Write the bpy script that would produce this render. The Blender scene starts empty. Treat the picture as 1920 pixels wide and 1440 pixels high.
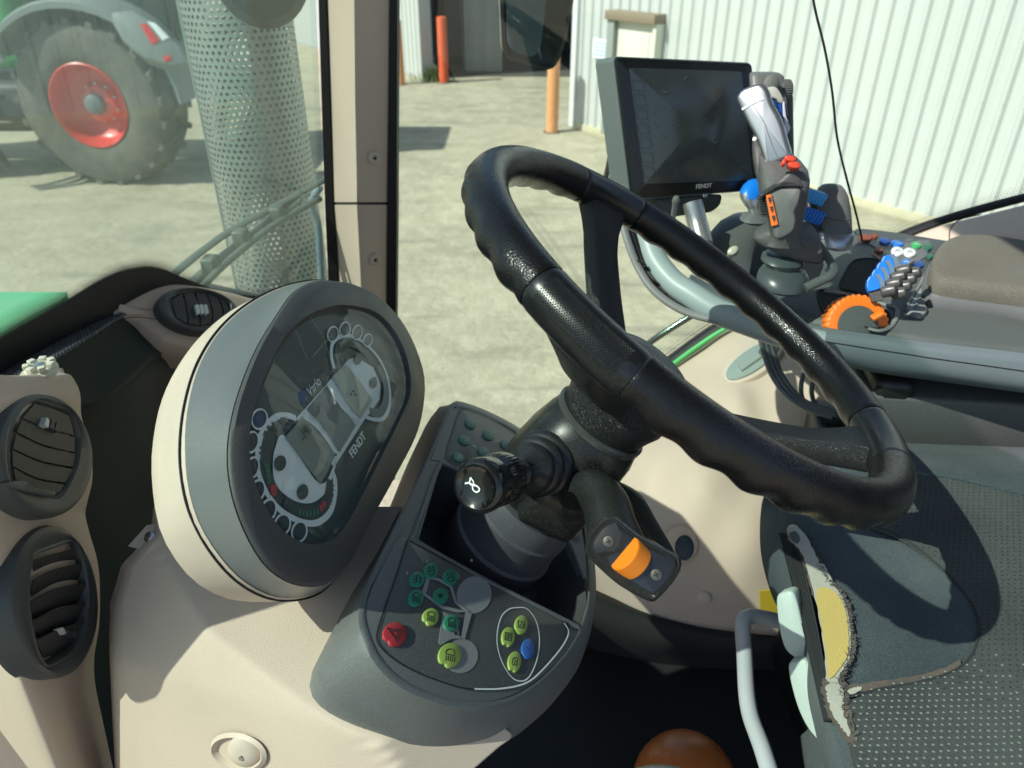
import bpy, bmesh, math, random
from mathutils import Vector, Matrix, noise
random.seed(7)
SC = bpy.context.scene
COL = SC.collection
# ------------------------------------------------------------ camera
H = 2.8
PITCH = math.radians(31.0)
FPX = 1400.0                       # focal length in pixels of the 1920 px photograph
cam_d = bpy.data.cameras.new('camera'); cam = bpy.data.objects.new('camera', cam_d); COL.objects.link(cam)
cam.location = (0, 0, H); cam.rotation_euler = (math.pi/2-PITCH, 0, 0)
cam_d.sensor_width = 36; cam_d.lens = FPX/1920*36
cam_d.clip_start = 0.02; cam_d.clip_end = 500
cam_d.dof.use_dof = True; cam_d.dof.focus_distance = 0.66; cam_d.dof.aperture_fstop = 9.0
SC.camera = cam
# ------------------------------------------------------------ sky and sun
SUN = Vector((-0.65, -0.27, 0.715)).normalized()      # direction towards the sun
w = bpy.data.worlds.new('World'); SC.world = w; w.use_nodes = True
nt = w.node_tree; bg = nt.nodes['Background']
sk = nt.nodes.new('ShaderNodeTexSky'); sk.sky_type = 'NISHITA'; sk.sun_disc = False
sk.sun_elevation = math.asin(SUN.z); sk.sun_rotation = math.atan2(SUN.x, SUN.y)
nt.links.new(sk.outputs[0], bg.inputs[0]); bg.inputs[1].default_value = 0.135
sl = bpy.data.lights.new('sun', 'SUN'); sun = bpy.data.objects.new('sun', sl); COL.objects.link(sun)
sl.energy = 5.0; sl.angle = math.radians(0.5); sl.color = (1.0, 0.96, 0.90)
sun.rotation_euler = (-SUN).to_track_quat('-Z', 'Y').to_euler(); sun.location = (0, 0, 12)
vs = SC.view_settings
vs.view_transform = 'Standard'; vs.look = 'None'; vs.gamma = 1; vs.exposure = 0.45
SC.cycles.max_bounces = 10; SC.cycles.transparent_max_bounces = 16
# ------------------------------------------------------------ geometry of the view: where a sight line meets a surface
CP, SP = math.cos(PITCH), math.sin(PITCH)
def ray(px, py):
    u = (px-960)/FPX; v = (py-720)/FPX
    return Vector((u, CP-v*SP, -SP-v*CP))
def at(px, py, d):                  # point at distance d along the viewing axis
    p = ray(px, py)*d; p.z += H; return p
def hx(px, py, x): r = ray(px, py); return at(px, py, x/r.x)
def hy(px, py, y): r = ray(px, py); return at(px, py, y/r.y)
def hz(px, py, z): r = ray(px, py); return at(px, py, z/r.z)
class Plane:
    def __init__(s, n, k=None, p=None):
        s.n = Vector(n).normalized()
        s.k = s.n.dot(p-Vector((0, 0, H))) if p is not None else k/Vector(n).length
    def hit(s, px, py, off=0.0):
        r = ray(px, py); return at(px, py, (s.k+off)/s.n.dot(r))
    def off(s, o): q = Plane(s.n, s.k+o); return q
# ------------------------------------------------------------ materials
MATS = {}
def mat(name, col, rough=0.5, metal=0.0, spec=0.5, coat=0.0, bump=0.0, bscale=400, kind='noise', var=0.0, vscale=6, var_col=None,
        dust=0.0, emis=None, alpha=None, trans=0.0, ior=1.45, bdist=0.001, sheen=0.0, aniso=0.0, rvar=0.0):
    if name in MATS: return MATS[name]
    m = bpy.data.materials.new(name); m.use_nodes = True; N = m.node_tree.nodes; L = m.node_tree.links
    b = N['Principled BSDF']; c4 = (*col, 1)
    b.inputs['Base Color'].default_value = c4; b.inputs['Roughness'].default_value = rough; b.inputs['Metallic'].default_value = metal
    b.inputs['Specular IOR Level'].default_value = spec; b.inputs['Coat Weight'].default_value = coat; b.inputs['IOR'].default_value = ior
    b.inputs['Transmission Weight'].default_value = trans
    b.inputs['Sheen Weight'].default_value = sheen
    tc = N.new('ShaderNodeTexCoord')
    if var > 0 or dust > 0:
        n1 = N.new('ShaderNodeTexNoise'); n1.inputs['Scale'].default_value = vscale; n1.inputs['Detail'].default_value = 7; n1.inputs['Roughness'].default_value = 0.62
        L.new(tc.outputs['Object'], n1.inputs['Vector'])
        mx = N.new('ShaderNodeMix'); mx.data_type = 'RGBA'
        vc = var_col or tuple(x*0.55 for x in col)
        mx.inputs['A'].default_value = c4; mx.inputs['B'].default_value = (*vc, 1)
        rp = N.new('ShaderNodeMapRange'); rp.inputs['From Min'].default_value = 0.42; rp.inputs['From Max'].default_value = 0.72
        rp.inputs['To Max'].default_value = var
        L.new(n1.outputs[0], rp.inputs[0]); L.new(rp.outputs[0], mx.inputs['Factor'])
        out = mx.outputs['Result']
        if dust > 0:                                   # fine settled dust: speckles
            n2 = N.new('ShaderNodeTexNoise'); n2.inputs['Scale'].default_value = 900; n2.inputs['Detail'].default_value = 3
            L.new(tc.outputs['Object'], n2.inputs['Vector'])
            r2 = N.new('ShaderNodeMapRange'); r2.inputs['From Min'].default_value = 0.56; r2.inputs['From Max'].default_value = 0.72; r2.inputs['To Max'].default_value = dust
            L.new(n2.outputs[0], r2.inputs[0])
            m2 = N.new('ShaderNodeMix'); m2.data_type = 'RGBA'; m2.inputs['B'].default_value = (0.42, 0.40, 0.34, 1)
            L.new(r2.outputs[0], m2.inputs['Factor']); L.new(out, m2.inputs['A']); out = m2.outputs['Result']
        L.new(out, b.inputs['Base Color'])
    if rvar > 0:
        n3 = N.new('ShaderNodeTexNoise'); n3.inputs['Scale'].default_value = 22; n3.inputs['Detail'].default_value = 8
        L.new(tc.outputs['Object'], n3.inputs['Vector'])
        r3 = N.new('ShaderNodeMapRange'); r3.inputs['To Min'].default_value = max(0.02, rough-rvar); r3.inputs['To Max'].default_value = min(1, rough+rvar)
        r3.inputs['From Min'].default_value = 0.3; r3.inputs['From Max'].default_value = 0.7
        L.new(n3.outputs[0], r3.inputs[0]); L.new(r3.outputs[0], b.inputs['Roughness'])
    if bump > 0:
        if kind == 'voronoi':
            t = N.new('ShaderNodeTexVoronoi'); t.feature = 'DISTANCE_TO_EDGE'; t.inputs['Scale'].default_value = bscale; o = t.outputs[0]
            mr = N.new('ShaderNodeMapRange'); mr.inputs['From Max'].default_value = 0.25; L.new(o, mr.inputs[0]); o = mr.outputs[0]
        elif kind == 'noise':
            t = N.new('ShaderNodeTexNoise'); t.inputs['Scale'].default_value = bscale; t.inputs['Detail'].default_value = 4; o = t.outputs[0]
        L.new(tc.outputs['Object'], t.inputs['Vector'])
        bp = N.new('ShaderNodeBump'); bp.inputs['Strength'].default_value = bump; bp.inputs['Distance'].default_value = bdist
        L.new(o, bp.inputs['Height']); L.new(bp.outputs[0], b.inputs['Normal'])
    MATS[name] = m; return m
def pane_mat(name, tint, fres=.9, base=.05, rough=0.0, haze=0.0):       # thin glass: tinted see-through, mirror-like at a slant
    m = bpy.data.materials.new(name); m.use_nodes = True; N = m.node_tree.nodes; L = m.node_tree.links
    for n in list(N):
        if n.type == 'BSDF_PRINCIPLED': N.remove(n)
    out = [n for n in N if n.type == 'OUTPUT_MATERIAL'][0]
    tr = N.new('ShaderNodeBsdfTransparent'); tr.inputs[0].default_value = (*tint, 1)
    gl = N.new('ShaderNodeBsdfGlossy'); gl.inputs['Roughness'].default_value = rough; gl.inputs['Color'].default_value = (1, 1, 1, 1)
    lw = N.new('ShaderNodeLayerWeight'); lw.inputs['Blend'].default_value = 0.5
    pw = N.new('ShaderNodeMath'); pw.operation = 'POWER'; pw.inputs[1].default_value = 4.2; L.new(lw.outputs['Facing'], pw.inputs[0])
    fr = N.new('ShaderNodeMath'); fr.operation = 'MULTIPLY_ADD'; fr.inputs[1].default_value = fres; fr.inputs[2].default_value = base; fr.use_clamp = True; L.new(pw.outputs[0], fr.inputs[0])
    mx = N.new('ShaderNodeMixShader'); L.new(fr.outputs[0], mx.inputs[0]); L.new(tr.outputs[0], mx.inputs[1]); L.new(gl.outputs[0], mx.inputs[2])
    last = mx.outputs[0]
    if haze > 0:                                       # pale green haze painted over the glass as a veil of reflections
        df = N.new('ShaderNodeBsdfDiffuse'); df.inputs[0].default_value = (0.52, 0.76, 0.66, 1)
        m3 = N.new('ShaderNodeMixShader')
        ns = N.new('ShaderNodeTexNoise'); ns.inputs['Scale'].default_value = 5; ns.inputs['Detail'].default_value = 9
        tc = N.new('ShaderNodeTexCoord'); L.new(tc.outputs['Object'], ns.inputs['Vector'])
        mr = N.new('ShaderNodeMapRange'); mr.inputs['To Min'].default_value = haze*0.6; mr.inputs['To Max'].default_value = haze*1.5
        mr.inputs['From Min'].default_value = .3; mr.inputs['From Max'].default_value = .75
        L.new(ns.outputs[0], mr.inputs[0]); L.new(mr.outputs[0], m3.inputs[0])
        L.new(last, m3.inputs[1]); L.new(df.outputs[0], m3.inputs[2]); last = m3.outputs[0]
    L.new(last, out.inputs[0]); MATS[name] = m; return m
beige = mat('beige_plastic', (0.56, 0.455, 0.365), 0.55, bump=0.4, bscale=800, kind='voronoi', var=0.22, vscale=7, var_col=(0.45, 0.36, 0.285), bdist=0.0004, spec=0.35)
beige2 = mat('beige_smooth_plastic', (0.56, 0.465, 0.375), 0.5, bump=0.15, bscale=700, var=0.15, vscale=9, var_col=(0.45, 0.40, 0.33), bdist=0.0003, spec=0.4)
grey = mat('grey_plastic', (0.125, 0.135, 0.135), 0.42, bump=0.25, bscale=1300, kind='voronoi', var=0.25, vscale=8, var_col=(0.09, 0.095, 0.09), bdist=0.0003, dust=0.12, rvar=.06)
greyd = mat('dark_grey_plastic', (0.050, 0.053, 0.052), 0.5, bump=0.22, bscale=1200, kind='voronoi', var=0.3, vscale=9, var_col=(0.075, 0.075, 0.07), bdist=0.0003, dust=0.25, rvar=.08)
greyl = mat('pale_blue_grey_plastic', (0.26, 0.31, 0.31), 0.45, bump=0.15, bscale=900, bdist=0.0003, var=.2, vscale=9)
silver = mat('silver_painted_plastic', (0.42, 0.43, 0.43), 0.3, metal=0.75, bump=0.08, bscale=900, bdist=0.0002)
black = mat('black_plastic', (0.012, 0.013, 0.013), 0.38, bump=0.15, bscale=900, bdist=0.0003, dust=0.05, var=.1, rvar=.08)
rubber = mat('black_rubber', (0.013, 0.0145, 0.016), 0.42, bump=0.15, bscale=600, bdist=0.0003, dust=0.15, var=.15)
gloss = mat('gloss_black', (0.006, 0.006, 0.007), 0.12, coat=0.6, rvar=.05)
leather = mat('black_grip_leather', (0.005, 0.0053, 0.006), 0.24, bump=0.35, bscale=480, kind='voronoi', bdist=0.0003, dust=0.015, var=.3, var_col=(.014, .013, .013), spec=0.42, rvar=.10)
seal = mat('black_seal', (0.008, 0.008, 0.009), 0.6)
white_print = mat('white_print', (0.62, 0.66, 0.62), 0.4)
steel = mat('steel', (0.5, 0.5, 0.48), 0.25, metal=1.0)
orange = mat('orange_plastic', (0.85, 0.19, 0.015), 0.42, bump=0.1, bscale=500, bdist=.0003, var=.25, vscale=30, var_col=(.55, .12, .01))
blue = mat('blue_plastic', (0.012, 0.17, 0.62), 0.38, var=.2, vscale=30)
redp = mat('red_plastic', (0.50, 0.03, 0.02), 0.4)
green_paint = mat('green_paint', (0.03, 0.30, 0.085), 0.25, coat=0.5, var=.2, vscale=3)
# ------------------------------------------------------------ object helpers
def link(name, me, m=None, parent=None, smooth=True, label=None, loc=None):
    o = bpy.data.objects.new(name, me); COL.objects.link(o)
    if m is not None and len(me.materials) == 0:
        for q in (m if isinstance(m, (list, tuple)) else [m]): me.materials.append(q)
    if smooth:
        try: me.shade_smooth()
        except Exception: pass
    if parent is not None:
        o.parent = parent; o.matrix_parent_inverse = Matrix.Translation(-wpos(parent))
    if label: o['label'] = label
    return o
def wpos(o): return Vector(o.location) if o.type == 'EMPTY' else Vector((0, 0, 0))
def thing(name, label, cat, loc=(0, 0, 0), group=None):
    o = bpy.data.objects.new(name, None); COL.objects.link(o); o.empty_display_size = 0.05
    o.location = loc; o['label'] = label; o['category'] = cat
    if group: o['group'] = group
    return o
def dup(root, m4, label=None, group=None):     # copy a thing with its parts and sub-parts, moved by a matrix in the world
    def rec(o, par):
        c = o.copy(); COL.objects.link(c)
        if par is not None: c.parent = par
        for ch in list(o.children): rec(ch, c)
        return c
    r = rec(root, None); r.matrix_world = m4 @ root.matrix_basis
    if label: r['label'] = label
    if group: r['group'] = group
    return r
def struct(o): o['kind'] = 'structure'; return o
def tag(o, label, cat, group=None):
    o['label'] = label; o['category'] = cat
    if group: o['group'] = group
    return o
def raw(name, vs_, fs, m, parent=None, smooth=True, label=None, sharp=None):
    me = bpy.data.meshes.new(name); me.from_pydata([tuple(v) for v in vs_], [], fs); me.validate(); me.update()
    bm = bmesh.new(); bm.from_mesh(me); bmesh.ops.recalc_face_normals(bm, faces=bm.faces)
    if smooth:
        lim = math.radians(sharp or 38)
        for e in bm.edges:
            if len(e.link_faces) == 2 and e.calc_face_angle(0) > lim: e.smooth = False
        for f in bm.faces: f.smooth = True
    bm.to_mesh(me); bm.free()
    return link(name, me, m, parent, False, label)
def cr(pts, n, closed=False):       # Catmull-Rom through points, n samples
    pts = [Vector(p) for p in pts]; k = len(pts)
    segs = k if closed else k-1; out = []
    for i in range(n):
        t = i/(n if closed else n-1)*segs; j = min(int(t), segs-1); f = t-j
        if closed: p0, p1, p2, p3 = pts[(j-1) % k], pts[j % k], pts[(j+1) % k], pts[(j+2) % k]
        else:
            p1, p2 = pts[j], pts[j+1]
            p0 = pts[j-1] if j > 0 else p1*2-p2
            p3 = pts[j+2] if j+2 < k else p2*2-p1
        out.append(0.5*((2*p1)+(p2-p0)*f+(2*p0-5*p1+4*p2-p3)*f*f+(3*p1-p0-3*p2+p3)*f**3))
    return out
def bands(loops, closed=True, cap0=False, cap1=False):      # faces between equal-length loops
    n = len(loops[0]); V = [p for lp in loops for p in lp]; Fs = []
    for a in range(len(loops)-1):
        for i in range(n if closed else n-1):
            j = (i+1) % n; Fs.append((a*n+i, a*n+j, (a+1)*n+j, (a+1)*n+i))
    def cap(base):
        c = sum((V[base+i] for i in range(n)), Vector())/n; V.append(c); k = len(V)-1
        for i in range(n): Fs.append((base+i, base+(i+1) % n, k))
    if cap0: cap(0)
    if cap1: cap((len(loops)-1)*n)
    return V, Fs
def loft(name, loops, m, parent=None, cap0=False, cap1=True, smooth=True, label=None, sharp=None, closed=True):
    V, Fs = bands([[Vector(p) for p in lp] for lp in loops], closed, cap0, cap1)
    return raw(name, V, Fs, m, parent, smooth, label, sharp)
def pxloop(pts, pl, off=0.0, n=72, smooth=True):
    P = [pl.hit(x, y, off) for x, y in pts]
    return cr(P, n, True) if smooth else P
def byangle(P, n, pl, c=None, up=Vector((0, 0, 1))):          # resample a closed loop at even angles round c
    N_ = pl.n; e1 = (up-N_*up.dot(N_)).normalized(); e2 = N_.cross(e1)
    c = c if c is not None else sum(P, Vector())/len(P)
    Q = [((p-c).dot(e1), (p-c).dot(e2), (p-c).dot(N_)) for p in P]; out = []
    for i in range(n):
        a = 2*math.pi*i/n; dx, dy = math.cos(a), math.sin(a); best = None
        for k in range(len(Q)):
            x1, y1, z1 = Q[k]; x2, y2, z2 = Q[(k+1) % len(Q)]
            den = dx*(y2-y1)-dy*(x2-x1)
            if abs(den) < 1e-12: continue
            t = (x1*(y2-y1)-y1*(x2-x1))/den; s = (x1*dy-y1*dx)/den
            if t > 0 and -1e-6 <= s <= 1+1e-6:
                if best is None or t > best[0]: best = (t, z1+(z2-z1)*s)
        if best is None: best = (0.001, 0)
        out.append(c+e1*dx*best[0]+e2*dy*best[0]+N_*best[1])
    return out
def inset(P, pl, d):                # move a planar loop inward by d (outward if negative)
    c = sum(P, Vector())/len(P); out = []; k = len(P)
    area = sum(((P[i]-c).cross(P[(i+1) % k]-c)).dot(pl.n) for i in range(k)); sg = 1 if area > 0 else -1
    for i in range(k):
        t = (P[(i+1) % k]-P[i-1]).normalized(); nn = pl.n.cross(t)*sg
        out.append(P[i]+nn*d)
    return out
def slab(name, P, pl, th, m, parent=None, bev=0.0, label=None, smooth=True, sharp=None):   # a plate: outline P on plane, thickness th behind, rounded front edge
    n = pl.n; L_ = []
    if bev > 0:
        L_.append(inset(P, pl, bev)); L_.append([p-n*bev*0.3 for p in inset(P, pl, bev*0.3)])
        L_.append([p-n*bev for p in P])
    else: L_.append(P)
    L_.append([p-n*th for p in P])
    return loft(name, L_, m, parent, True, True, smooth, label, sharp)
def slab_ng(name, P, pl, th, m, parent=None, label=None):     # plate with n-gon caps (for concave outlines)
    n = len(P); V = [p.copy() for p in P]+[p-pl.n*th for p in P]
    me = bpy.data.meshes.new(name)
    me.from_pydata(V, [], [tuple(range(n)), tuple(range(2*n-1, n-1, -1))]+[(i, (i+1) % n, n+(i+1) % n, n+i) for i in range(n)])
    bm = bmesh.new(); bm.from_mesh(me); bmesh.ops.recalc_face_normals(bm, faces=bm.faces); bmesh.ops.triangulate(bm, faces=[f for f in bm.faces if len(f.verts) > 4]); bm.to_mesh(me); bm.free()
    return link(name, me, m, parent, False, label)
def frames(path, closed=False, up=None):
    out = []; k = len(path); prev = None
    for i in range(k):
        a = path[(i-1) % k] if (closed or i > 0) else path[i]; b = path[(i+1) % k] if (closed or i < k-1) else path[i]
        t = (b-a).normalized()
        if up is not None: nrm = (up-t*up.dot(t)).normalized()
        elif prev is None:
            q = Vector((0, 0, 1)) if abs(t.z) < 0.9 else Vector((1, 0, 0)); nrm = (q-t*q.dot(t)).normalized()
        else: nrm = (prev-t*prev.dot(t)).normalized()
        prev = nrm; out.append((path[i], t, nrm, t.cross(nrm)))
    return out
def tube(name, path, r, m, parent=None, n=None, closed=False, seg=14, flat=1.0, up=None, label=None, caps=True):
    pts = cr(path, n or max(8, len(path)*8), closed); k = len(pts); fr = frames(pts, closed, up); loops = []
    for i, (p, t, a, b) in enumerate(fr):
        if callable(r): rr = r(i/(k-1))
        elif isinstance(r, (list, tuple)):
            f = i/(k-1)*(len(r)-1); j = min(int(f), len(r)-2); rr = r[j]+(r[j+1]-r[j])*(f-j)
        else: rr = r
        loops.append([p+a*math.cos(2*math.pi*q/seg)*rr*flat+b*math.sin(2*math.pi*q/seg)*rr for q in range(seg)])
    if closed: loops.append(loops[0]); return loft(name, loops, m, parent, False, False, True, label)
    return loft(name, loops, m, parent, caps, caps, True, label)
def lathe(name, prof, org, axis, m, parent=None, seg=40, label=None, ell=1.0, ref=None, cap0=True, cap1=True, sharp=None, rmod=None):
    ax = Vector(axis).normalized(); q = ref or (Vector((0, 1, 0)) if abs(ax.y) < 0.8 else Vector((1, 0, 0)))
    a = (q-ax*q.dot(ax)).normalized(); b = ax.cross(a); loops = []
    for r, h in prof:
        loops.append([org+ax*h+(a*math.cos(2*math.pi*i/seg)*ell+b*math.sin(2*math.pi*i/seg))*(r*(rmod(2*math.pi*i/seg, h) if rmod else 1)) for i in range(seg)])
    return loft(name, loops, m, parent, cap0, cap1, True, label, sharp)
def box(name, c, size, m, parent=None, rot=None, bev=0.0, label=None, seg=2):
    bm = bmesh.new(); bmesh.ops.create_cube(bm, size=1)
    for v in bm.verts: v.co = Vector((v.co.x*size[0], v.co.y*size[1], v.co.z*size[2]))
    if bev > 0: bmesh.ops.bevel(bm, geom=list(bm.edges), offset=bev, segments=seg, affect='EDGES', profile=0.6)
    M = Matrix.Translation(Vector(c)) @ (rot.to_4x4() if rot is not None else Matrix())
    bm.transform(M)
    for f in bm.faces: f.smooth = bev > 0
    me = bpy.data.meshes.new(name); bm.to_mesh(me); bm.free()
    return link(name, me, m, parent, False, label)
def rotm(xa, za):                   # rotation with local x along xa, local z along za
    z = Vector(za).normalized(); x = Vector(xa); x = (x-z*x.dot(z)).normalized(); y = z.cross(x)
    return Matrix((x, y, z)).transposed()
def patch(name, rows, m, parent=None, nu=40, nv=40, th=0.0, label=None, sharp=None, fn=None):   # smooth sheet through a grid of points
    R_ = [cr(r, nu) for r in rows]
    C_ = [cr([R_[j][i] for j in range(len(R_))], nv) for i in range(nu)]
    grid = [[C_[i][j] for i in range(nu)] for j in range(nv)]
    if fn: grid = [[fn(p, i/(nu-1), j/(nv-1)) for i, p in enumerate(r)] for j, r in enumerate(grid)]
    V = [p for r in grid for p in r]; Fs = [(j*nu+i, j*nu+i+1, (j+1)*nu+i+1, (j+1)*nu+i) for j in range(nv-1) for i in range(nu-1)]
    o = raw(name, V, Fs, m, parent, True, label, sharp or 60)
    if th:
        md = o.modifiers.new('thickness', 'SOLIDIFY'); md.thickness = abs(th); md.offset = -1 if th > 0 else 1
    return o
def ribbon(name, pts, pl, wd, m, parent=None, off=0.0003, closed=False, n=None, smooth=True, label=None):   # printed line lying on a plane
    P = [pl.hit(x, y, off) for x, y in pts]
    if smooth: P = cr(P, n or len(P)*6, closed)
    k = len(P); A = []; B = []
    for i in range(k):
        a = P[(i-1) % k] if (closed or i > 0) else P[i]; b = P[(i+1) % k] if (closed or i < k-1) else P[i]
        t = (b-a).normalized(); s = pl.n.cross(t)
        if not smooth and (closed or 0 < i < k-1):
            t1 = (P[i]-a).normalized(); t2 = (b-P[i]).normalized(); s = s/max(0.4, math.sqrt(max(0.05, (1+t1.dot(t2))/2)))
        A.append(P[i]+s*wd/2); B.append(P[i]-s*wd/2)
    V = A+B; Fs = [(i, (i+1) % k, k+(i+1) % k, k+i) for i in range(k if closed else k-1)]
    o = raw(name, V, Fs, m, parent, False, label); return o
def ell(cx, cy, a, b, rot=0, n=24):
    c, s = math.cos(math.radians(rot)), math.sin(math.radians(rot))
    return [(cx+a*math.cos(2*math.pi*i/n)*c-b*math.sin(2*math.pi*i/n)*s, cy+a*math.cos(2*math.pi*i/n)*s+b*math.sin(2*math.pi*i/n)*c) for i in range(n)]
def text(name, s, A, B, up, m, parent=None, ext=0.0002, bold=0.0, shear=0.0, hscale=1.0, label=None):   # lettering from A to B
    cu = bpy.data.curves.new(name, 'FONT'); cu.body = s; cu.extrude = ext; cu.offset = bold; cu.shear = shear
    o = bpy.data.objects.new(name, cu); COL.objects.link(o)
    dg = bpy.context.evaluated_depsgraph_get(); me = bpy.data.meshes.new_from_object(o.evaluated_get(dg))
    bpy.data.objects.remove(o); bpy.data.curves.remove(cu)
    xs = [v.co.x for v in me.vertices]; x0, x1 = min(xs), max(xs)
    X = (B-A); sc = X.length/(x1-x0); x = X.normalized(); z = x.cross(Vector(up)).normalized(); y = z.cross(x)
    for v in me.vertices:
        c = v.co; p = A+x*(c.x-x0)*sc+y*c.y*sc*hscale+z*(c.z); v.co = p
    me.materials.clear()
    return link(name, me, m, parent, False, label)
from mathutils.bvhtree import BVHTree
def on(o, px, py, off=0.0):          # where a sight line meets a built surface, and its normal
    me = o.data; b = BVHTree.FromPolygons([v.co for v in me.vertices], [tuple(p.vertices) for p in me.polygons])
    r = ray(px, py).normalized(); c, n, i, d = b.ray_cast(Vector((0, 0, H)), r)
    if c is None: return at(px, py, 1.0), -r
    if n.dot(r) > 0: n = -n
    return c+n*off, n
def cyl_between(name, a, b, r, m, parent=None, seg=16, label=None):
    d = b-a; return lathe(name, [(r*0.9, 0), (r, r*0.1), (r, d.length-r*0.1), (r*0.9, d.length)], a, d, m, parent, seg, label)
# ============================================================ THE YARD
def ground_mat():
    m = bpy.data.materials.new('sandy_concrete'); m.use_nodes = True; N = m.node_tree.nodes; L = m.node_tree.links; b = N['Principled BSDF']
    tc = N.new('ShaderNodeTexCoord'); cols = []
    def ns(scale, det, lo, hi, vec=None, rough=.6):
        n = N.new('ShaderNodeTexNoise'); n.inputs['Scale'].default_value = scale; n.inputs['Detail'].default_value = det; n.inputs['Roughness'].default_value = rough
        L.new(vec or tc.outputs['Object'], n.inputs['Vector'])
        r = N.new('ShaderNodeMapRange'); r.inputs['From Min'].default_value = lo; r.inputs['From Max'].default_value = hi; L.new(n.outputs[0], r.inputs[0]); return r.outputs[0]
    def mx(f, a, bb):
        q = N.new('ShaderNodeMix'); q.data_type = 'RGBA'; L.new(f, q.inputs['Factor'])
        for k, v in (('A', a), ('B', bb)):
            if isinstance(v, tuple): q.inputs[k].default_value = (*v, 1)
            else: L.new(v, q.inputs[k])
        return q.outputs['Result']
    o = mx(ns(0.9, 8, .38, .66), (0.395, 0.355, 0.260), (0.30, 0.27, 0.195))
    o = mx(ns(3.5, 10, .45, .7, rough=.75), o, (0.46, 0.42, 0.315))
    mp = N.new('ShaderNodeMapping'); mp.inputs['Rotation'].default_value = (0, 0, .5); mp.inputs['Scale'].default_value = (0.5, 3.2, 1); L.new(tc.outputs['Object'], mp.inputs['Vector'])
    f = ns(1.1, 6, .56, .74, mp.outputs[0]); o = mx(f, o, (0.20, 0.185, 0.145))
    o = mx(ns(26, 5, .55, .8), o, (0.24, 0.22, 0.17))
    o = mx(ns(0.33, 4, .60, .70), o, (0.25, 0.235, 0.185))
    L.new(o, b.inputs['Base Color']); b.inputs['Roughness'].default_value = 0.9; b.inputs['Specular IOR Level'].default_value = .2
    bp = N.new('ShaderNodeBump'); bp.inputs['Strength'].default_value = .5; bp.inputs['Distance'].default_value = .03
    L.new(ns(9, 9, .2, .8), bp.inputs['Height']); L.new(bp.outputs[0], b.inputs['Normal'])
    return m
G = []
xs = [-120, -40, -16, -8, -4, 0, 4, 8, 16, 40, 120]
ys = [-60, -20, -5, 0, 5, 8, 11, 14, 18, 30, 60, 160]
o = raw('ground', [Vector((x, y, 0)) for y in ys for x in xs], [(j*len(xs)+i, j*len(xs)+i+1, (j+1)*len(xs)+i+1, (j+1)*len(xs)+i) for j in range(len(ys)-1) for i in range(len(xs)-1)], ground_mat(), None, False)
struct(o)
rng = random.Random(3)
# ---- tyre tread print and loose stones on the concrete
V = []; Fs = []
def stone(x, y, r):
    k = len(V)
    for i in range(5):
        a = i*1.257+rng.random(); V.append(Vector((x+math.cos(a)*r, y+math.sin(a)*r, 0)))
    V.append(Vector((x, y, r*.55)))
    for i in range(5): Fs.append((k+i, k+(i+1) % 5, k+5))
for i in range(380):
    y = rng.uniform(2.5, 14); x = rng.uniform(-.45*y-1.5, .35*y+.4); stone(x, y, rng.uniform(.006, .022))
o = raw('loose_stones', V, Fs, mat('stone', (.27, .25, .2), .9), None, False); o['kind'] = 'stuff'
wallm = mat('white_cladding_paint', (0.47, 0.485, 0.475), 0.55, var=.25, vscale=1.4, var_col=(.46, .47, .41), spec=.4)
wallm2 = mat('cladding_base_dirt', (0.50, 0.46, 0.33), 0.8, var=.5, vscale=6, var_col=(.35, .31, .22))
lilac = mat('pale_door_jamb', (.50, .50, .56), .6)
def cladding(root, A, d, n, length, z0, z1, pitch=0.2, sheet=0.8, depth=0.032, t0=0.0):
    """ribbed sheets side by side along d from A; n is the outward normal; each sheet an object sharing one mesh"""
    prof = []; per = int(round(sheet/pitch))
    for k in range(per):
        b = k*pitch
        prof += [(b, 0), (b+pitch*.46, 0), (b+pitch*.60, depth), (b+pitch*.76, depth), (b+pitch*.90, 0)]
    prof.append((sheet+.012, 0.002))
    V = []; 
    for (s, h) in prof: V += [d*s+n*h+Vector((0, 0, z0)), d*s+n*h+Vector((0, 0, z1))]
    Fs = [(2*i, 2*i+2, 2*i+3, 2*i+1) for i in range(len(prof)-1)]
    # screw heads in rows
    for z in (z0+.12, z0+1.25, z0+2.4, z0+3.5):
        for k in range(per):
            c = d*(k*pitch+pitch*.72)+n*(depth+.001)+Vector((0, 0, z)); q = len(V)
            V += [c+(d*math.cos(a)+Vector((0, 0, 1))*math.sin(a))*.011 for a in [i*math.pi/3 for i in range(6)]]+[c+n*.008]
            Fs += [(q+i, q+(i+1) % 6, q+6) for i in range(6)]
    me = bpy.data.meshes.new('cladding_sheet'); me.from_pydata(V, [], Fs); me.materials.append(wallm)
    cnt = int(length/sheet)
    for i in range(cnt):
        o = bpy.data.objects.new('cladding_sheet', me); COL.objects.link(o); o.parent = root
        o.location = A+d*(t0+i*sheet)-Vector(root.location)
WA = Vector((1.04, 13.1, 0)); WD = Vector((.591, -.8066, 0)).normalized(); WN = Vector((WD.y, -WD.x, 0))
if WN.y > 0: WN = -WN
shed = thing('shed', 'white ribbed metal shed with a personnel door, filling the right background behind the monitor', 'shed', WA)
cladding(shed, WA, WD, WN, 15.1, .10, 5.2)
def wbox(name, t0, t1, n0, n1, z0, z1, m, parent, A=WA, d=WD, n=WN):
    c = A+d*(t0+t1)/2+n*(n0+n1)/2+Vector((0, 0, (z0+z1)/2))
    R = Matrix((d, n, Vector((0, 0, 1)))).transposed()
    return box(name, c, (abs(t1-t0), abs(n1-n0), z1-z0), m, parent, R, 0.004)
wbox('wall_core', 0.02, 15, -.2, -.012, 0, 5.2, wallm, shed)
wbox('plinth', 0.0, 15, -.19, .03, 0, .11, wallm2, shed)
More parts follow.
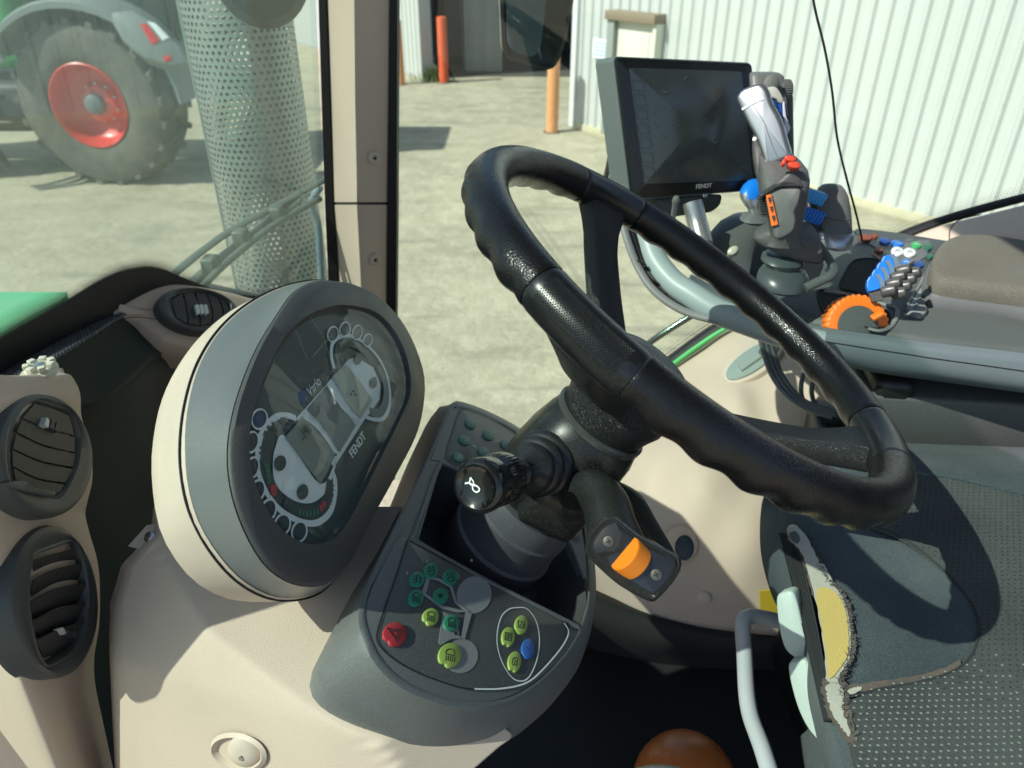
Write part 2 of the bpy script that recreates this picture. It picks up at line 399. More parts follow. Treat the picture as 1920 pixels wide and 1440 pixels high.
wbox('corner_trim', -.06, .05, -.25, .06, .03, 5.2, mat('corner_trim_paint', (.66, .68, .68), .5), shed)
wallpl = Plane(WN, p=WA+WN*.06)
def wt(px, py):
    p = wallpl.hit(px, py); return (p-WA).dot(WD), p.z
ta, _ = wt(1152, 60); tb, _ = wt(1240, 60); _, ztop = wt(1195, 26)
dm = mat('door_frame_brown', (.22, .17, .12), .6); dg = mat('door_cream', (.62, .62, .52), .55, var=.2, vscale=3)
shadeg = mat('door_frame_grey', (.25, .27, .25), .6)
door = wbox('door', ta+.16, tb-.03, .02, .14, .12, ztop-.09, dg, shed)
wbox('door_handle', ta+.24, ta+.33, .14, .2, 1.0, 1.05, steel, door)
wbox('door_kick_plate', ta+.22, tb-.1, .14, .15, .2, .45, steel, door)
wbox('door_panel', ta+.26, tb-.14, .141, .152, ztop-.95, ztop-.25, dg, door)
wbox('door_frame', ta, ta+.15, .0, .22, .1, ztop+.0, shadeg, shed)
wbox('door_frame', tb-.03, tb+.03, .0, .20, .1, ztop+.0, dg, shed)
wbox('door_head', ta-.02, tb+.04, .0, .26, ztop-.09, ztop+.03, dm, shed)
tc0, zc0 = wt(1110, 108); tc1, zc1 = wt(1142, 76)
sg = thing('wall_sign', 'small pale blue notice on the white shed wall left of the door', 'sign', WA+WD*tc0+Vector((0, 0, zc0)))
wbox('sign_plate', tc0, tc1, .04, .055, zc0, zc1, mat('sign_white', (.72, .82, .88), .5), sg)
for k in range(4):
    z = zc0+(zc1-zc0)*(.18+.2*k)
    wbox('print_line', tc0+.03+.02*(k % 2), tc1-.04, .0555, .058, z, z+(zc1-zc0)*.07, mat('sign_blue', (.35, .50, .66), .6), sg)
# ---- left shed
LA = Vector((-2.06, 18.1, 0)); LD = Vector((-.560, .8285, 0)).normalized(); LN = Vector((-LD.y, LD.x, 0))
if LN.y > 0: LN = -LN
lsh = thing('shed', 'white ribbed metal shed further back, seen either side of the beige pillar', 'shed', LA)
cladding(lsh, LA, LD, LN, 12.2, .06, 5.2)
wbox('wall_core', 0.02, 12, -.2, -.012, 0, 5.2, wallm, lsh, LA, LD, LN)
wbox('corner_trim', -.14, .01, -.25, .05, .0, 5.2, wallm, lsh, LA, LD, LN)
# ---- open doorway between the sheds
op = thing('open_shed', 'dark open machinery shed doorway between the two white sheds', 'shed', Vector((-.5, 18.6, 0)))
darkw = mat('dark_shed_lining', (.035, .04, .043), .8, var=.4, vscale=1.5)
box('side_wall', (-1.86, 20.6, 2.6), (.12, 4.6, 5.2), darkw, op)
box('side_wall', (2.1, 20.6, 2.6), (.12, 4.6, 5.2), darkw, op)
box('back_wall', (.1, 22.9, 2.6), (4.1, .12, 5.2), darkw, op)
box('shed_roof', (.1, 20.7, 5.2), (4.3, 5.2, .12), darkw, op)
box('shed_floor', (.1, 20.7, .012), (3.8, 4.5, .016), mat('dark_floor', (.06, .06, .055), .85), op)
def opx(px): return hy(px, 150, 18.32).x
box('door_jamb', (opx(800), 18.36, 2.5), (.32, .12, 5), lilac, op)
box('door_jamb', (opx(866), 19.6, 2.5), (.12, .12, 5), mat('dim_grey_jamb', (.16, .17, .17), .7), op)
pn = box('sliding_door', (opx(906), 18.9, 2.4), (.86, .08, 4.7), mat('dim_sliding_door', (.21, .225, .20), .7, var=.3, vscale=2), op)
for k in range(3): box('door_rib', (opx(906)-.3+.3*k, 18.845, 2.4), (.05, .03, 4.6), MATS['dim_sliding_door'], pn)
box('shelf_unit', (opx(858), 20.6, 1.2), (.8, .5, 2.0), mat('dark_machine_grey', (.09, .10, .10), .6), op, bev=.03)
# ---- bollards
borange = mat('weathered_orange_paint', (.66, .30, .12), .6, var=.4, vscale=9, var_col=(.58, .34, .2))
borange2 = mat('deep_orange_paint', (.66, .10, .03), .6, var=.3, vscale=9)
def bollard(px, py, r, h, m, label):
    g = hz(px, py, -H)
    t = thing('bollard', label, 'bollard', g, 'orange steel bollards guarding the shed doorway')
    lathe('post', [(r, 0), (r, h-.03), (r*.96, h-.008), (r*.8, h)], g, (0, 0, 1), m, t, 24)
    lathe('base_plate', [(r*1.5, 0), (r*1.5, .012), (r*1.05, .016)], g, (0, 0, 1), mat('rusty_steel', (.16, .11, .07), .8), t, 20)
bollard(1035, 248, .098, 1.25, borange, 'pale orange bollard nearest the camera, under the dark mirror')
bollard(833, 155, .105, 1.32, borange2, 'deep red-orange bollard inside the dark doorway beside a weed tuft')
bollard(751, 158, .105, 1.28, borange, 'pale orange bollard half hidden by the beige pillar, before the left shed')
# ---- tyre print pressed into the dust
V = []; Fs = []; path_ = cr([hz(x, y, -H) for x, y in [(985, 392), (1012, 430), (1040, 468), (1068, 510), (1098, 560), (1125, 610)]], 44)
for i in range(43):
    p = path_[i]; t = (path_[i+1]-p).normalized(); s = Vector((t.y, -t.x, 0))
    for (a, b) in ((-.075, -.01), (.015, .075)):
        c = p+s*(a+b)/2+t*(.012 if a > 0 else 0); k = len(V); w_ = (b-a)/2*rng.uniform(.6, 1)
        V += [c-s*w_-t*.016+Vector((0, 0, .003)), c+s*w_-t*.008+Vector((0, 0, .003)), c+s*w_+t*.016+Vector((0, 0, .003)), c-s*w_+t*.008+Vector((0, 0, .003))]; Fs.append((k, k+1, k+2, k+3))
o = raw('tyre_print', V, Fs, mat('tyre_print_dust', (.24, .22, .165), .9, var=.7, vscale=30, var_col=(.36, .33, .25)), None, False); o['kind'] = 'stuff'
# ---- weeds at the doorway
V = []; Fs = []; base = hz(812, 152, -H)
for i in range(260):
    a = rng.uniform(0, 6.283); rr = abs(rng.gauss(0, .2)); p = base+Vector((math.cos(a)*rr*1.1, math.sin(a)*rr*.7, 0)); hgt = rng.uniform(.08, .38)*(1-rr*.8)
    q = Vector((rng.uniform(-.1, .1), rng.uniform(-.1, .1), hgt)); s = Vector((math.cos(a+1.5), math.sin(a+1.5), 0))*rng.uniform(.008, .02)
    k = len(V); V += [p-s, p+s, p+q*.6+s*1.4, p+q]; Fs += [(k, k+1, k+2, k+3)]
wd = tag(raw('weed_tuft', V, Fs, mat('weed_green', (.14, .20, .05), .7, var=.5, vscale=20, var_col=(.3, .3, .12)), None, False), 'low green weed tuft growing at the foot of the deep orange bollard', 'weeds')
# ---- crumpled white bag by the jamb
b0 = hz(806, 143, -H)+Vector((0, 0, .25))
bag = lathe('plastic_bag', [(.02, .0), (.13, .05), (.16, .2), (.07, .34), (.02, .5)], b0-Vector((0, 0, .25)), (0, 0, 1), mat('white_bag', (.6, .66, .7), .5), None, 14, rmod=lambda a, h: 1+.3*math.sin(3*a+9*h))
tag(bag, 'crumpled white plastic bag at the jamb of the dark doorway', 'bag')
# ============================================================ THE OTHER TRACTOR (left background)
tw = Vector((-5.25, 9.75, .98))
tr = thing('tractor', 'green tractor in the yard with a huge tyre and red wheel rim', 'tractor', Vector((-6.2, 10.6, 0)))
tyre_m = mat('dusty_tyre', (.085, .082, .072), .85, var=.6, vscale=7, var_col=(.17, .155, .12))
redrim = mat('red_rim_paint', (.62, .045, .04), .35, coat=.3, var=.2, vscale=5)
ax = Vector((-.13, -.99, 0)).normalized()
def tractor_wheel(c, R, wdt, Rr, parent, ax):
    prof = [(Rr, -.02), (Rr*1.02, .02), (Rr*1.12, .05), (R*.80, .07), (R*.92, .03), (R*.955, -.03), (R*.965, -wdt*.5), (R*.955, -wdt+.03), (R*.92, -wdt-.03), (R*.8, -wdt-.07), (Rr*1.1, -wdt-.05), (Rr, -wdt)]
    wr = lathe('wheel', [(Rr*.98, -wdt*.45), (Rr*.99, -.1), (Rr, .0), (Rr*1.015, .035), (Rr*.985, .045), (Rr*.95, .01), (Rr*.90, -.13), (Rr*.78, -.2), (Rr*.5, -.24), (Rr*.42, -.16), (Rr*.30, -.14), (.001, -.13)], c, ax, redrim, parent, 64, cap0=False, cap1=False)
    ty = lathe('tyre', prof, c, ax, tyre_m, wr, 72, cap0=False, cap1=False)
    e1 = Vector((0, 0, 1)); e2 = ax.cross(e1); V = []; Fs = []
    nl = 21
    for k in range(nl):
        for side in (0, 1):
            a0 = 2*math.pi*(k+side*.5)/nl; pts = []
            for f in (0, .33, .66, 1.0):
                x = (.035 if f == 0 else 0)+(-f*wdt*.56); x = -wdt-x if side else x
                a = a0+f*.20
                pts.append((x, a, R*.93 if f == 0 else R*.962, R*.985 if f == 0 else R*1.01))
            q = len(V)
            for (x, a, r0, r1) in pts:
                for (rr, da) in ((r0, -.052), (r1, -.036), (r1, .036), (r0, .052)):
                    V.append(c+ax*x+(e1*math.cos(a+da)+e2*math.sin(a+da))*rr)
            for i in range(3):
                for j in range(4): Fs.append((q+4*i+j, q+4*i+(j+1) % 4, q+4*i+4+(j+1) % 4, q+4*i+4+j))
            Fs += [(q, q+1, q+2, q+3), (q+12, q+13, q+14, q+15)]
    raw('tread_lugs', V, Fs, tyre_m, wr, False)
    for k in range(10):
        a = 2*math.pi*k/10; p = c+ax*(-.225)+(e1*math.cos(a)+e2*math.sin(a))*Rr*.46
        lathe('wheel_bolt', [(.022, 0), (.022, .03), (.012, .036)], p, ax, steel, wr, 6)
    lathe('hub', [(Rr*.26, 0), (Rr*.24, .09), (Rr*.12, .12)], c+ax*(-.15), ax, mat('grey_hub', (.12, .14, .14), .5), wr, 24)
    return wr
tractor_wheel(tw, 1.0, .62, .50, tr, ax)
tractor_wheel(tw+Vector((-2.55, .25, -.28)), .70, .5, .36, tr, ax)
gpaint = mat('green_tractor_paint', (.04, .36, .10), .35, coat=.3, var=.2, vscale=3)
fend = mat('grey_fender', (.20, .23, .22), .5, var=.2, vscale=3)
# fender over the big wheel
L1 = []
for k in range(17):
    a = math.radians(-62+k*(150/16)); e = Vector((math.sin(a), 0, math.cos(a)))
    y0 = tw.y-.12; y1 = tw.y+.75; r = 1.17
    L1.append([Vector((tw.x+e.x*r, y0, tw.z+e.z*(r-.07))), Vector((tw.x+e.x*(r+.02), y0, tw.z+e.z*r)), Vector((tw.x+e.x*(r+.04), y0+.06, tw.z+e.z*(r+.03))), Vector((tw.x+e.x*(r+.04), y1, tw.z+e.z*(r+.03))), Vector((tw.x+e.x*(r-.02), y1, tw.z+e.z*(r-.03))), Vector((tw.x+e.x*(r-.02), y0+.03, tw.z+e.z*(r-.05)))])
loft('fender', L1, fend, tr, True, True)
lp = Plane((.25, -.9, .35), p=hy(275, 70, 9.3))
fh = slab('rear_light_housing', [lp.hit(x, y) for x, y in [(208, 22), (250, 18), (300, 50), (335, 85), (352, 118), (320, 124), (270, 108), (230, 76), (212, 45)]], lp, .35, fend, tr, .03)
slab('brake_light', [lp.hit(x, y, .01) for x, y in [(262, 45), (275, 44), (300, 76), (285, 84), (272, 62)]], lp.off(.01), .04, mat('red_lens', (.6, .03, .03), .2), fh, .01)
slab('reverse_light', [lp.hit(x, y, .01) for x, y in [(275, 40), (290, 42), (318, 70), (305, 76), (288, 54)]], lp.off(.01), .04, mat('clear_lens', (.75, .8, .78), .2), fh, .01)
slab('side_reflector', [lp.hit(x, y, .01) for x, y in [(306, 105), (320, 103), (322, 114), (308, 116)]], lp.off(.01), .04, MATS['red_lens'], fh, .01)
bx_ = tw.x
box('side_panel', (bx_+.35, tw.y+.9, 2.0), (1.7, .1, 1.1), gpaint, tr, bev=.04)
hood = box('bonnet', (bx_-2.6, tw.y+1.25, 1.75), (3.0, .95, .95), gpaint, tr, bev=.18, seg=4)
for k in range(5): box('bonnet_grille', (bx_-2.2-.16*k, tw.y+.765, 1.7), (.05, .03, .5), black, hood)
cabt = box('cab', (bx_+.1, tw.y+1.35, 2.5), (1.75, 1.35, 1.7), mat('cab_glass_dark', (.03, .05, .045), .08), tr, bev=.12, seg=3)
box('cab_roof', (bx_+.1, tw.y+1.35, 3.4), (1.95, 1.6, .2), gpaint, cabt, bev=.08, seg=3)
for dx in (-.86, 0.0, .88):
    for dy in (-.66,): box('cab_pillar', (bx_+.1+dx, tw.y+1.35+dy, 2.5), (.08, .1, 1.7), black, cabt, bev=.02)
for (dx, z, ly) in ((-1.05, 1.95, .55), (-.75, 1.65, .5)): box('fuel_tank_step', (bx_+dx-.6, tw.y+.55, z-.95), (.6, .45, .06), black, tr, bev=.02)
box('fuel_tank', (bx_-1.6, tw.y+.75, .85), (1.1, .5, .6), greyd, tr, bev=.08, seg=3)
box('chassis', (bx_-1.5, tw.y+1.4, .95), (4.0, .6, .5), black, tr, bev=.03)
for k in range(3):
    tube('front_linkage', [Vector((bx_-1.05-.28*k, tw.y-.35, .3+.2*k)), Vector((bx_-1.3-.2*k, tw.y-.3, 1.0)), Vector((bx_-1.5-.2*k, tw.y+.2, 1.3+.15*k))], .05, black, tr)
tube('loader_arm', [Vector((bx_-1.7, tw.y-.1, 2.5)), Vector((bx_-1.1, tw.y-.15, 1.85)), Vector((bx_-.9, tw.y, 1.5))], .05, mat('grey_pipe', (.3, .34, .33), .4), tr)
# ============================================================ THE CAB ROUND THE DRIVER'S PLACE
def rel(p): return Vector((p[0], p[1], p[2]+H))
# ---- windscreen surface: x as a function of y and height
def wsx(y, z): return -0.585+0.25*((y-.578)/.8)**2+(z+.35)*.09
def hw(px, py, off=0.0):            # where a sight line meets the windscreen (off: metres outside it)
    r = ray(px, py); lo, hi = .2, 4.0
    for _ in range(40):
        m = (lo+hi)/2; p = r*m
        if p.x > wsx(p.y, p.z)-off: lo = m
        else: hi = m
    return at(px, py, lo)
ws = thing('windscreen', 'green tinted curved windscreen glass on the left with dotted black lower border', 'windscreen', rel((-.5, .6, -.4)))
V = []; Fs = []; ny, nz = 40, 16
for j in range(nz):
    z = -.62+j*(1.26/(nz-1))
    for i in range(ny):
        y = -.18+i*(1.545/(ny-1)); V.append(rel((wsx(y, z), y, z)))
Fs = [(j*ny+i, j*ny+i+1, (j+1)*ny+i+1, (j+1)*ny+i) for j in range(nz-1) for i in range(ny-1)]
raw('pane', V, Fs, pane_mat('windscreen_glass', (.78, .92, .83), 3.2, haze=.19, base=.08), ws, True, sharp=80)
def sheet(name, top, bot, fn, m, parent, n=40, th=.002):
    A = cr([fn(*p) for p in top], n); B = cr([fn(*p) for p in bot], n)
    o = raw(name, A+B, [(i, i+1, n+i+1, n+i) for i in range(n-1)], m, parent, False)
    md = o.modifiers.new('thickness', 'SOLIDIFY'); md.thickness = th; return o
ftop = [(-60, 668), (0, 634), (60, 600), (130, 560), (190, 524), (240, 505), (290, 501), (340, 520), (420, 548), (520, 560), (640, 575)]
fbot = [(-60, 790), (0, 740), (60, 700), (130, 660), (190, 620), (240, 600), (290, 590), (340, 590), (420, 600), (520, 610), (640, 620)]
sheet('black_border', ftop, fbot, lambda x, y: hw(x, y, -.003), seal, ws)
# dotted edge: rows of shrinking dots printed on the glass
V = []; Fs = []
edge = cr([Vector((x, y, 0)) for x, y in ftop], 300)
for r_ in range(6):
    for i in range(0, 300):
        p = edge[i]; q = edge[min(299, i+1)]-edge[max(0, i-1)]; q.normalize(); nrm = Vector((q.y, -q.x, 0))
        if nrm.y > 0: nrm = -nrm
        cx_ = p+nrm*(1.2+r_*3.0)+q*(1.2*(r_ % 2)); rad = 1.25-.17*r_
        c = hw(cx_.x, cx_.y, -.002); s = rad*c.length/1400*.4; k = len(V)
        for a in range(6): V.append(hw(cx_.x+rad*math.cos(a*1.047), cx_.y+rad*math.sin(a*1.047), -.002))
        Fs.append(tuple(range(k, k+6)))
o = raw('border_dots', V, Fs, seal, ws, False); o['kind'] = 'stuff'
# ---- wiper outside the windscreen
wp = thing('wiper', 'dark windscreen wiper lying slanted in front of the perforated exhaust guard', 'wiper', hw(320, 515, .03))
gwm = mat('wiper_grey_green', (.07, .09, .08), .45)
tube('arm', [hw(318, 520, .05), hw(380, 470, .06), hw(440, 428, .06), hw(520, 385, .05), hw(612, 335, .03)], .008, gwm, wp, flat=.6)
tube('arm', [hw(350, 540, .05), hw(420, 480, .05), hw(500, 420, .05), hw(560, 372, .04)], .012, gwm, wp, flat=.5)
tube('blade', [hw(372, 545, .02), hw(430, 488, .02), hw(510, 425, .02), hw(600, 372, .02)], .006, gwm, wp)
for (x, y) in ((395, 497), (452, 446), (520, 402)):
    box('blade_clip', hw(x, y, .04), (.022, .03, .03), gwm, wp, bev=.004)
# ---- right front pillar
pil = thing('cab_pillar', 'beige cab pillar with two round screws between the windscreen and the side window', 'pillar', rel((-.27, 1.33, -.6)))
rowsP = [(-620, 585, 652, 739), (0, 609, 663, 733), (300, 619, 667, 729), (378, 621, 668, 728), (384, 621, 668, 728), (540, 632, 676, 727), (700, 645, 684, 727)]
def pillar_loops(rs):
    L_ = []
    for (py, l, c, r) in rs:
        L_.append([hy(l, py, 1.375), hy(l+14, py, 1.345), hy(c-4, py, 1.292), hy(c+1, py, 1.285), hy(c+7, py, 1.287), hy(r-5, py, 1.325), hy(r, py, 1.332), hy(r, py, 1.37), hy((l+r)/2, py, 1.44)])
    return L_
loft('upper_cover', pillar_loops([(-620, 585, 652, 739), (-300, 597, 657, 736), (0, 609, 663, 733), (200, 616, 665, 731), (345, 620, 668, 729), (379, 621, 668, 729)]), beige, pil, True, True, sharp=50)
loft('lower_cover', pillar_loops([(384, 621, 668, 729), (440, 626, 671, 728), (540, 632, 676, 727), (700, 645, 684, 727), (900, 660, 692, 727)]), beige, pil, True, True, sharp=50)
loft('cover_joint', [[p-Vector((0, -.004, 0)) for p in lp_] for lp_ in pillar_loops([(376, 621.5, 669, 728), (387, 621.5, 669, 728)])], mat('dark_joint', (.05, .045, .04), .8), pil, False, False)
for (x, y) in ((702, 296), (703, 487)):
    c = hy(x, y, 1.304)
    s_ = lathe('screw', [(.0115, -.004), (.0115, .002), (.009, .0045), (.0065, .0045), (.0045, .0025), (.0008, .0025)], c, (0.5, -.85, .05), beige2, pil, 24)
    lathe('screw_socket', [(.003, 0), (.003, .0008)], c+Vector((.0014, -.0024, 0)), (.5, -.85, 0), seal, s_, 6)
def strip_y(name, rs, Y, m, parent, th=.02):
    L_ = [[hy(l, py, Y), hy(r, py, Y), hy(r, py, Y)+Vector((0, th, 0)), hy(l, py, Y)+Vector((0, th, 0))] for py, l, r in rs]
    return loft(name, L_, m, parent, True, True, sharp=40)
strip_y('windscreen_seal', [(-620, 572, 592), (0, 597, 611), (380, 609, 625), (540, 616, 634), (800, 630, 655)], 1.36, seal, pil)
strip_y('window_seal', [(-620, 735, 748), (0, 731, 745), (380, 727, 744), (540, 726, 743), (640, 726, 742), (900, 720, 740)], 1.325, seal, pil, .03)
# ---- right side window
sw = thing('side_window', 'clear right side window glass behind the steering wheel and monitor', 'window', rel((.3, 1.36, -.5)))
P = [hy(738, -620, 1.36), hy(738, 900, 1.36), hy(1000, 900, 1.36), hy(1170, 745, 1.36), hy(1310, 645, 1.36), hy(1500, 545, 1.36), hy(1700, 455, 1.36), hy(1960, 380, 1.36), hy(2100, 330, 1.36), hy(2100, -620, 1.36)]
slab_ng('pane', P, Plane((0, -1, 0), p=Vector((0, 1.36, H))), .004, pane_mat('side_glass', (.90, .965, .92), .6, haze=.003, base=.03), sw)
# dark lower edge of the pane with its green line
bseal = [(1040, 850), (1100, 806), (1170, 752), (1245, 693), (1310, 645), (1372, 607), (1500, 545), (1600, 500), (1700, 447), (1800, 412), (1930, 377), (2100, 335)]
tube('edge_seal', [hy(x, y-9, 1.335) for x, y in bseal], .013, seal, sw, flat=.5)
V = []; Fs = []
for i, p in enumerate(cr([Vector((x, y, 0)) for x, y in bseal], 260)):
    for r_ in range(6):
        cx_, cy_ = p.x-2.1*(r_ % 2)-r_*1.0, p.y-20-r_*2.8; rad = 1.2-.16*r_; k = len(V)
        for a in range(6): V.append(hy(cx_+rad*math.cos(a*1.047), cy_+rad*math.sin(a*1.047), 1.352))
        Fs.append(tuple(range(k, k+6)))
o = raw('border_dots', V, Fs, seal, sw, False); o['kind'] = 'stuff'
gs = thing('door_sill', 'thin bright green painted sill edge below the side window beside the black seal', 'sill', hy(1240, 698, 1.33))
tube('painted_edge', [hy(x, y+3, 1.315) for x, y in bseal[:7]], .005, mat('green_edge', (.07, .42, .12), .4), gs)
# ---- stay bar and handle outside the window
tb_ = tube('gas_strut', [hy(1195, 662, 1.42), hy(1230, 634, 1.42), hy(1300, 590, 1.42), hy(1370, 548, 1.42)], .007, mat('dark_chrome', (.10, .12, .12), .12, metal=.9), None)
tag(tb_, 'thin dark glossy window strut seen through the rim below the monitor', 'strut')
# ---- right inner wall panel (beige, sculpted)
cw = thing('cab_side_panel', 'sculpted beige inner side panel of the cab below the side window', 'panel', rel((.3, 1.2, -.8)))
def R3(px, py, y): return hy(px, py, y)
rowsW = [
 [R3(1030, 862, 1.342), R3(1100, 808, 1.337), R3(1170, 757, 1.337), R3(1245, 700, 1.332), R3(1312, 652, 1.332), R3(1375, 615, 1.327), R3(1500, 560, 1.327), R3(1640, 500, 1.327), R3(1780, 430, 1.317), R3(1960, 392, 1.317)],
 [R3(1035, 885, 1.255), R3(1110, 835, 1.245), R3(1185, 782, 1.245), R3(1255, 735, 1.235), R3(1330, 685, 1.255), R3(1395, 650, 1.235), R3(1510, 600, 1.245), R3(1640, 540, 1.235), R3(1790, 480, 1.225), R3(1960, 440, 1.225)],
 [R3(1040, 920, 1.109), R3(1120, 870, 1.099), R3(1200, 825, 1.099), R3(1280, 790, 1.109), R3(1370, 750, 1.079), R3(1430, 730, 1.099), R3(1530, 680, 1.109), R3(1660, 620, 1.109), R3(1800, 560, 1.099), R3(1960, 520, 1.089)],
 [R3(1050, 990, 0.960), R3(1130, 950, 0.960), R3(1220, 920, 0.970), R3(1310, 890, 0.940), R3(1400, 870, 0.960), R3(1470, 850, 0.970), R3(1570, 800, 0.990), R3(1690, 740, 0.990), R3(1820, 680, 0.980), R3(1980, 640, 0.980)],
 [R3(1060, 1050, 0.876), R3(1140, 1040, 0.876), R3(1230, 1035, 0.876), R3(1320, 1030, 0.866), R3(1410, 1020, 0.856), R3(1500, 1010, 0.876), R3(1600, 960, 0.906), R3(1720, 900, 0.906), R3(1850, 840, 0.906), R3(2000, 800, 0.906)],
 [R3(1070, 1098, 0.863), R3(1130, 1120, 0.853), R3(1215, 1155, 0.838), R3(1310, 1175, 0.828), R3(1400, 1186, 0.823), R3(1500, 1192, 0.823), R3(1620, 1160, 0.848), R3(1740, 1100, 0.858), R3(1880, 1000, 0.858), R3(2020, 960, 0.858)]]
pnl = patch('panel', rowsW, beige, cw, 90, 70, th=.006)
# pull-handle bowl in the panel
_c, _n = on(pnl, 1412, 672, .004); pp = Plane(_n, p=_c)
hd = slab('grip_bowl', pxloop(ell(1412, 672, 68, 30, -34), pp, .004, 40), pp.off(.004), .012, beige2, cw, .004)
gb = slab('bowl_insert', pxloop(ell(1410, 674, 58, 20, -34), pp, .008, 40), pp.off(.008), .004, mat('grey_green_insert', (.26, .31, .28), .25), hd, .001)
slab('bowl_ridge', pxloop([(1383, 684), (1440, 645), (1446, 655), (1390, 694)], pp, .013, 40, False), pp.off(.013), .006, MATS['grey_green_insert'], hd, .002)
# plugged hole and small fixings
c, _n = on(pnl, 1280, 1022, .002); pl2 = Plane(_n, p=c)
slab('hole_rim', pxloop(ell(1276, 1022, 33, 36, 0), pl2, .004, 32), pl2.off(.004), .008, beige, cw, .003)
slab('hole_plug', pxloop(ell(1283, 1028, 18, 24, 0), pl2, .008, 32), pl2.off(.008), .006, mat('dark_blue_plug', (.012, .03, .045), .5), cw, .003)
lathe('screw', [(.012, 0), (.010, .004), (.004, .005)], on(pnl, 1320, 1120, .001)[0], on(pnl, 1320, 1120)[1], beige2, cw, 16)
_c, _n = on(pnl, 1440, 1132, .002); ply = Plane(_n, p=_c)
slab('yellow_sticker', pxloop([(1424, 1108), (1470, 1106), (1470, 1150), (1426, 1152)], ply, .003, 4, False), ply.off(.003), .002, mat('yellow_sticker', (.50, .36, .03), .5), cw)
# inner rear shelf by the window (lit beige ledge at the right)
shelf = thing('rear_side_trim', 'pale beige moulded trim beyond the armrest at the right edge', 'trim', rel((.9, 1.3, -.42)))
rowsS = [[hy(1690, 452, 1.30), hy(1760, 425, 1.30), hy(1850, 402, 1.30), hy(1940, 380, 1.30), hy(2060, 355, 1.30)],
         [hy(1720, 462, 1.26), hy(1790, 445, 1.24), hy(1870, 425, 1.25), hy(1950, 400, 1.26), hy(2060, 380, 1.26)],
         [hy(1740, 478, 1.22), hy(1810, 470, 1.18), hy(1890, 455, 1.20), hy(1960, 445, 1.19), hy(2060, 420, 1.18)],
         [hy(1760, 520, 1.16), hy(1840, 520, 1.15), hy(1900, 520, 1.15), hy(1970, 520, 1.15), hy(2060, 500, 1.15)]]
patch('moulding', rowsS, beige, shelf, 40, 30, th=.005)
ribbon('trim_seam', [(1780, 450), (1782, 430), (1800, 412), (1840, 402)], Plane((0, -1, .2), p=hy(1800, 430, 1.235)), .002, seal, shelf, off=.004)
# ---- floor
fl = raw('floor', [rel((-.9, -.3, -1.08)), rel((1.3, -.3, -1.08)), rel((1.3, 1.2, -1.08)), rel((-.9, 1.2, -1.08))], [(0, 1, 2, 3)], mat('black_floor_mat', (.010, .012, .013), .75, bump=.3, bscale=200), None, False)
md = fl.modifiers.new('thickness', 'SOLIDIFY'); md.thickness = .03; fl['kind'] = 'structure'
kr = thing('floor_mat_kerb', 'raised dark rubber kerb of the floor mat along the foot of the beige panel', 'mat', rel((.3, .9, -1.05)))
rowsK = [[hy(1064, 1080, .86), hy(1130, 1112, .853), hy(1215, 1147, .845), hy(1310, 1168, .838), hy(1400, 1180, .834), hy(1560, 1190, .834)],
         [hy(1064, 1100, .83), hy(1130, 1132, .825), hy(1215, 1165, .82), hy(1310, 1188, .815), hy(1400, 1200, .81), hy(1560, 1210, .81)],
         [hy(1060, 1150, .82), hy(1130, 1180, .815), hy(1215, 1210, .81), hy(1310, 1225, .81), hy(1400, 1232, .805), hy(1560, 1235, .80)],
         [hz(1060, 1210, -1.075), hz(1130, 1230, -1.075), hz(1215, 1250, -1.075), hz(1310, 1262, -1.075), hz(1400, 1265, -1.075), hz(1560, 1270, -1.075)]]
patch('kerb', rowsK, mat('dark_rubber_mat', (.02, .022, .022), .7, bump=.3, bscale=300), kr, 50, 24, th=.01)
# ---- cab frame outside the picture: roof, header, left pillars, lower walls (they shade and close the room)
cf = thing('cab_roof', 'dark headlining and roof of the cab above the picture', 'roof', rel((.3, .6, .52)))
box('roof_panel', rel((.66, .60, .70)), (1.55, 1.70, .06), mat('headlining', (.10, .10, .095), .8), cf, bev=.02)
box('front_header', rel((-.165, .60, .66)), (.08, 1.5, .08), MATS['headlining'], cf, bev=.02)
lpil = thing('cab_pillar', 'left front cab pillar outside the picture by the open door', 'pillar', rel((-.33, -.2, -.6)))
tube('cover', [rel((-.36, -.22, -1.0)), rel((-.33, -.2, -.5)), rel((-.27, -.19, .1)), rel((-.2, -.18, .5))], .045, beige, lpil)
rw = thing('rear_cab_wall', 'dark lower rear wall of the cab behind the seat', 'wall', rel((1.35, .6, -.7)))
box('wall_panel', rel((1.37, .6, -.55)), (.05, 1.6, 1.1), MATS['headlining'], rw, bev=.01)
rp = thing('cab_pillar', 'right rear cab pillar outside the picture', 'pillar', rel((1.25, 1.36, -.3)))
tube('cover', [rel((1.25, 1.38, -.5)), rel((1.25, 1.36, .5))], .05, beige, rp)
# ---- own bonnet edge seen through the windscreen
bn = thing('bonnet', 'bright green bonnet edge of this tractor beyond the lower left of the windscreen', 'bonnet', rel((-1.2, .6, -.5)))
rowsB = [[rel((-.66, 1.03, -.75)), rel((-1.1, 1.03, -.75)), rel((-1.9, 1.0, -.78)), rel((-2.6, .95, -.8))],
         [rel((-.66, 1.02, -.485)), rel((-1.1, 1.02, -.49)), rel((-1.9, .99, -.52)), rel((-2.6, .94, -.56))],
         [rel((-.66, .985, -.452)), rel((-1.1, .985, -.455)), rel((-1.9, .95, -.48)), rel((-2.6, .9, -.52))],
         [rel((-.66, .7, -.43)), rel((-1.1, .7, -.43)), rel((-1.9, .7, -.45)), rel((-2.6, .68, -.49))],
         [rel((-.66, .3, -.43)), rel((-1.1, .3, -.43)), rel((-1.9, .35, -.45)), rel((-2.6, .4, -.49))]]
patch('bonnet_panel', rowsB, mat('bonnet_green', (.07, .40, .17), .3, coat=.4), bn, 30, 30, th=.004)
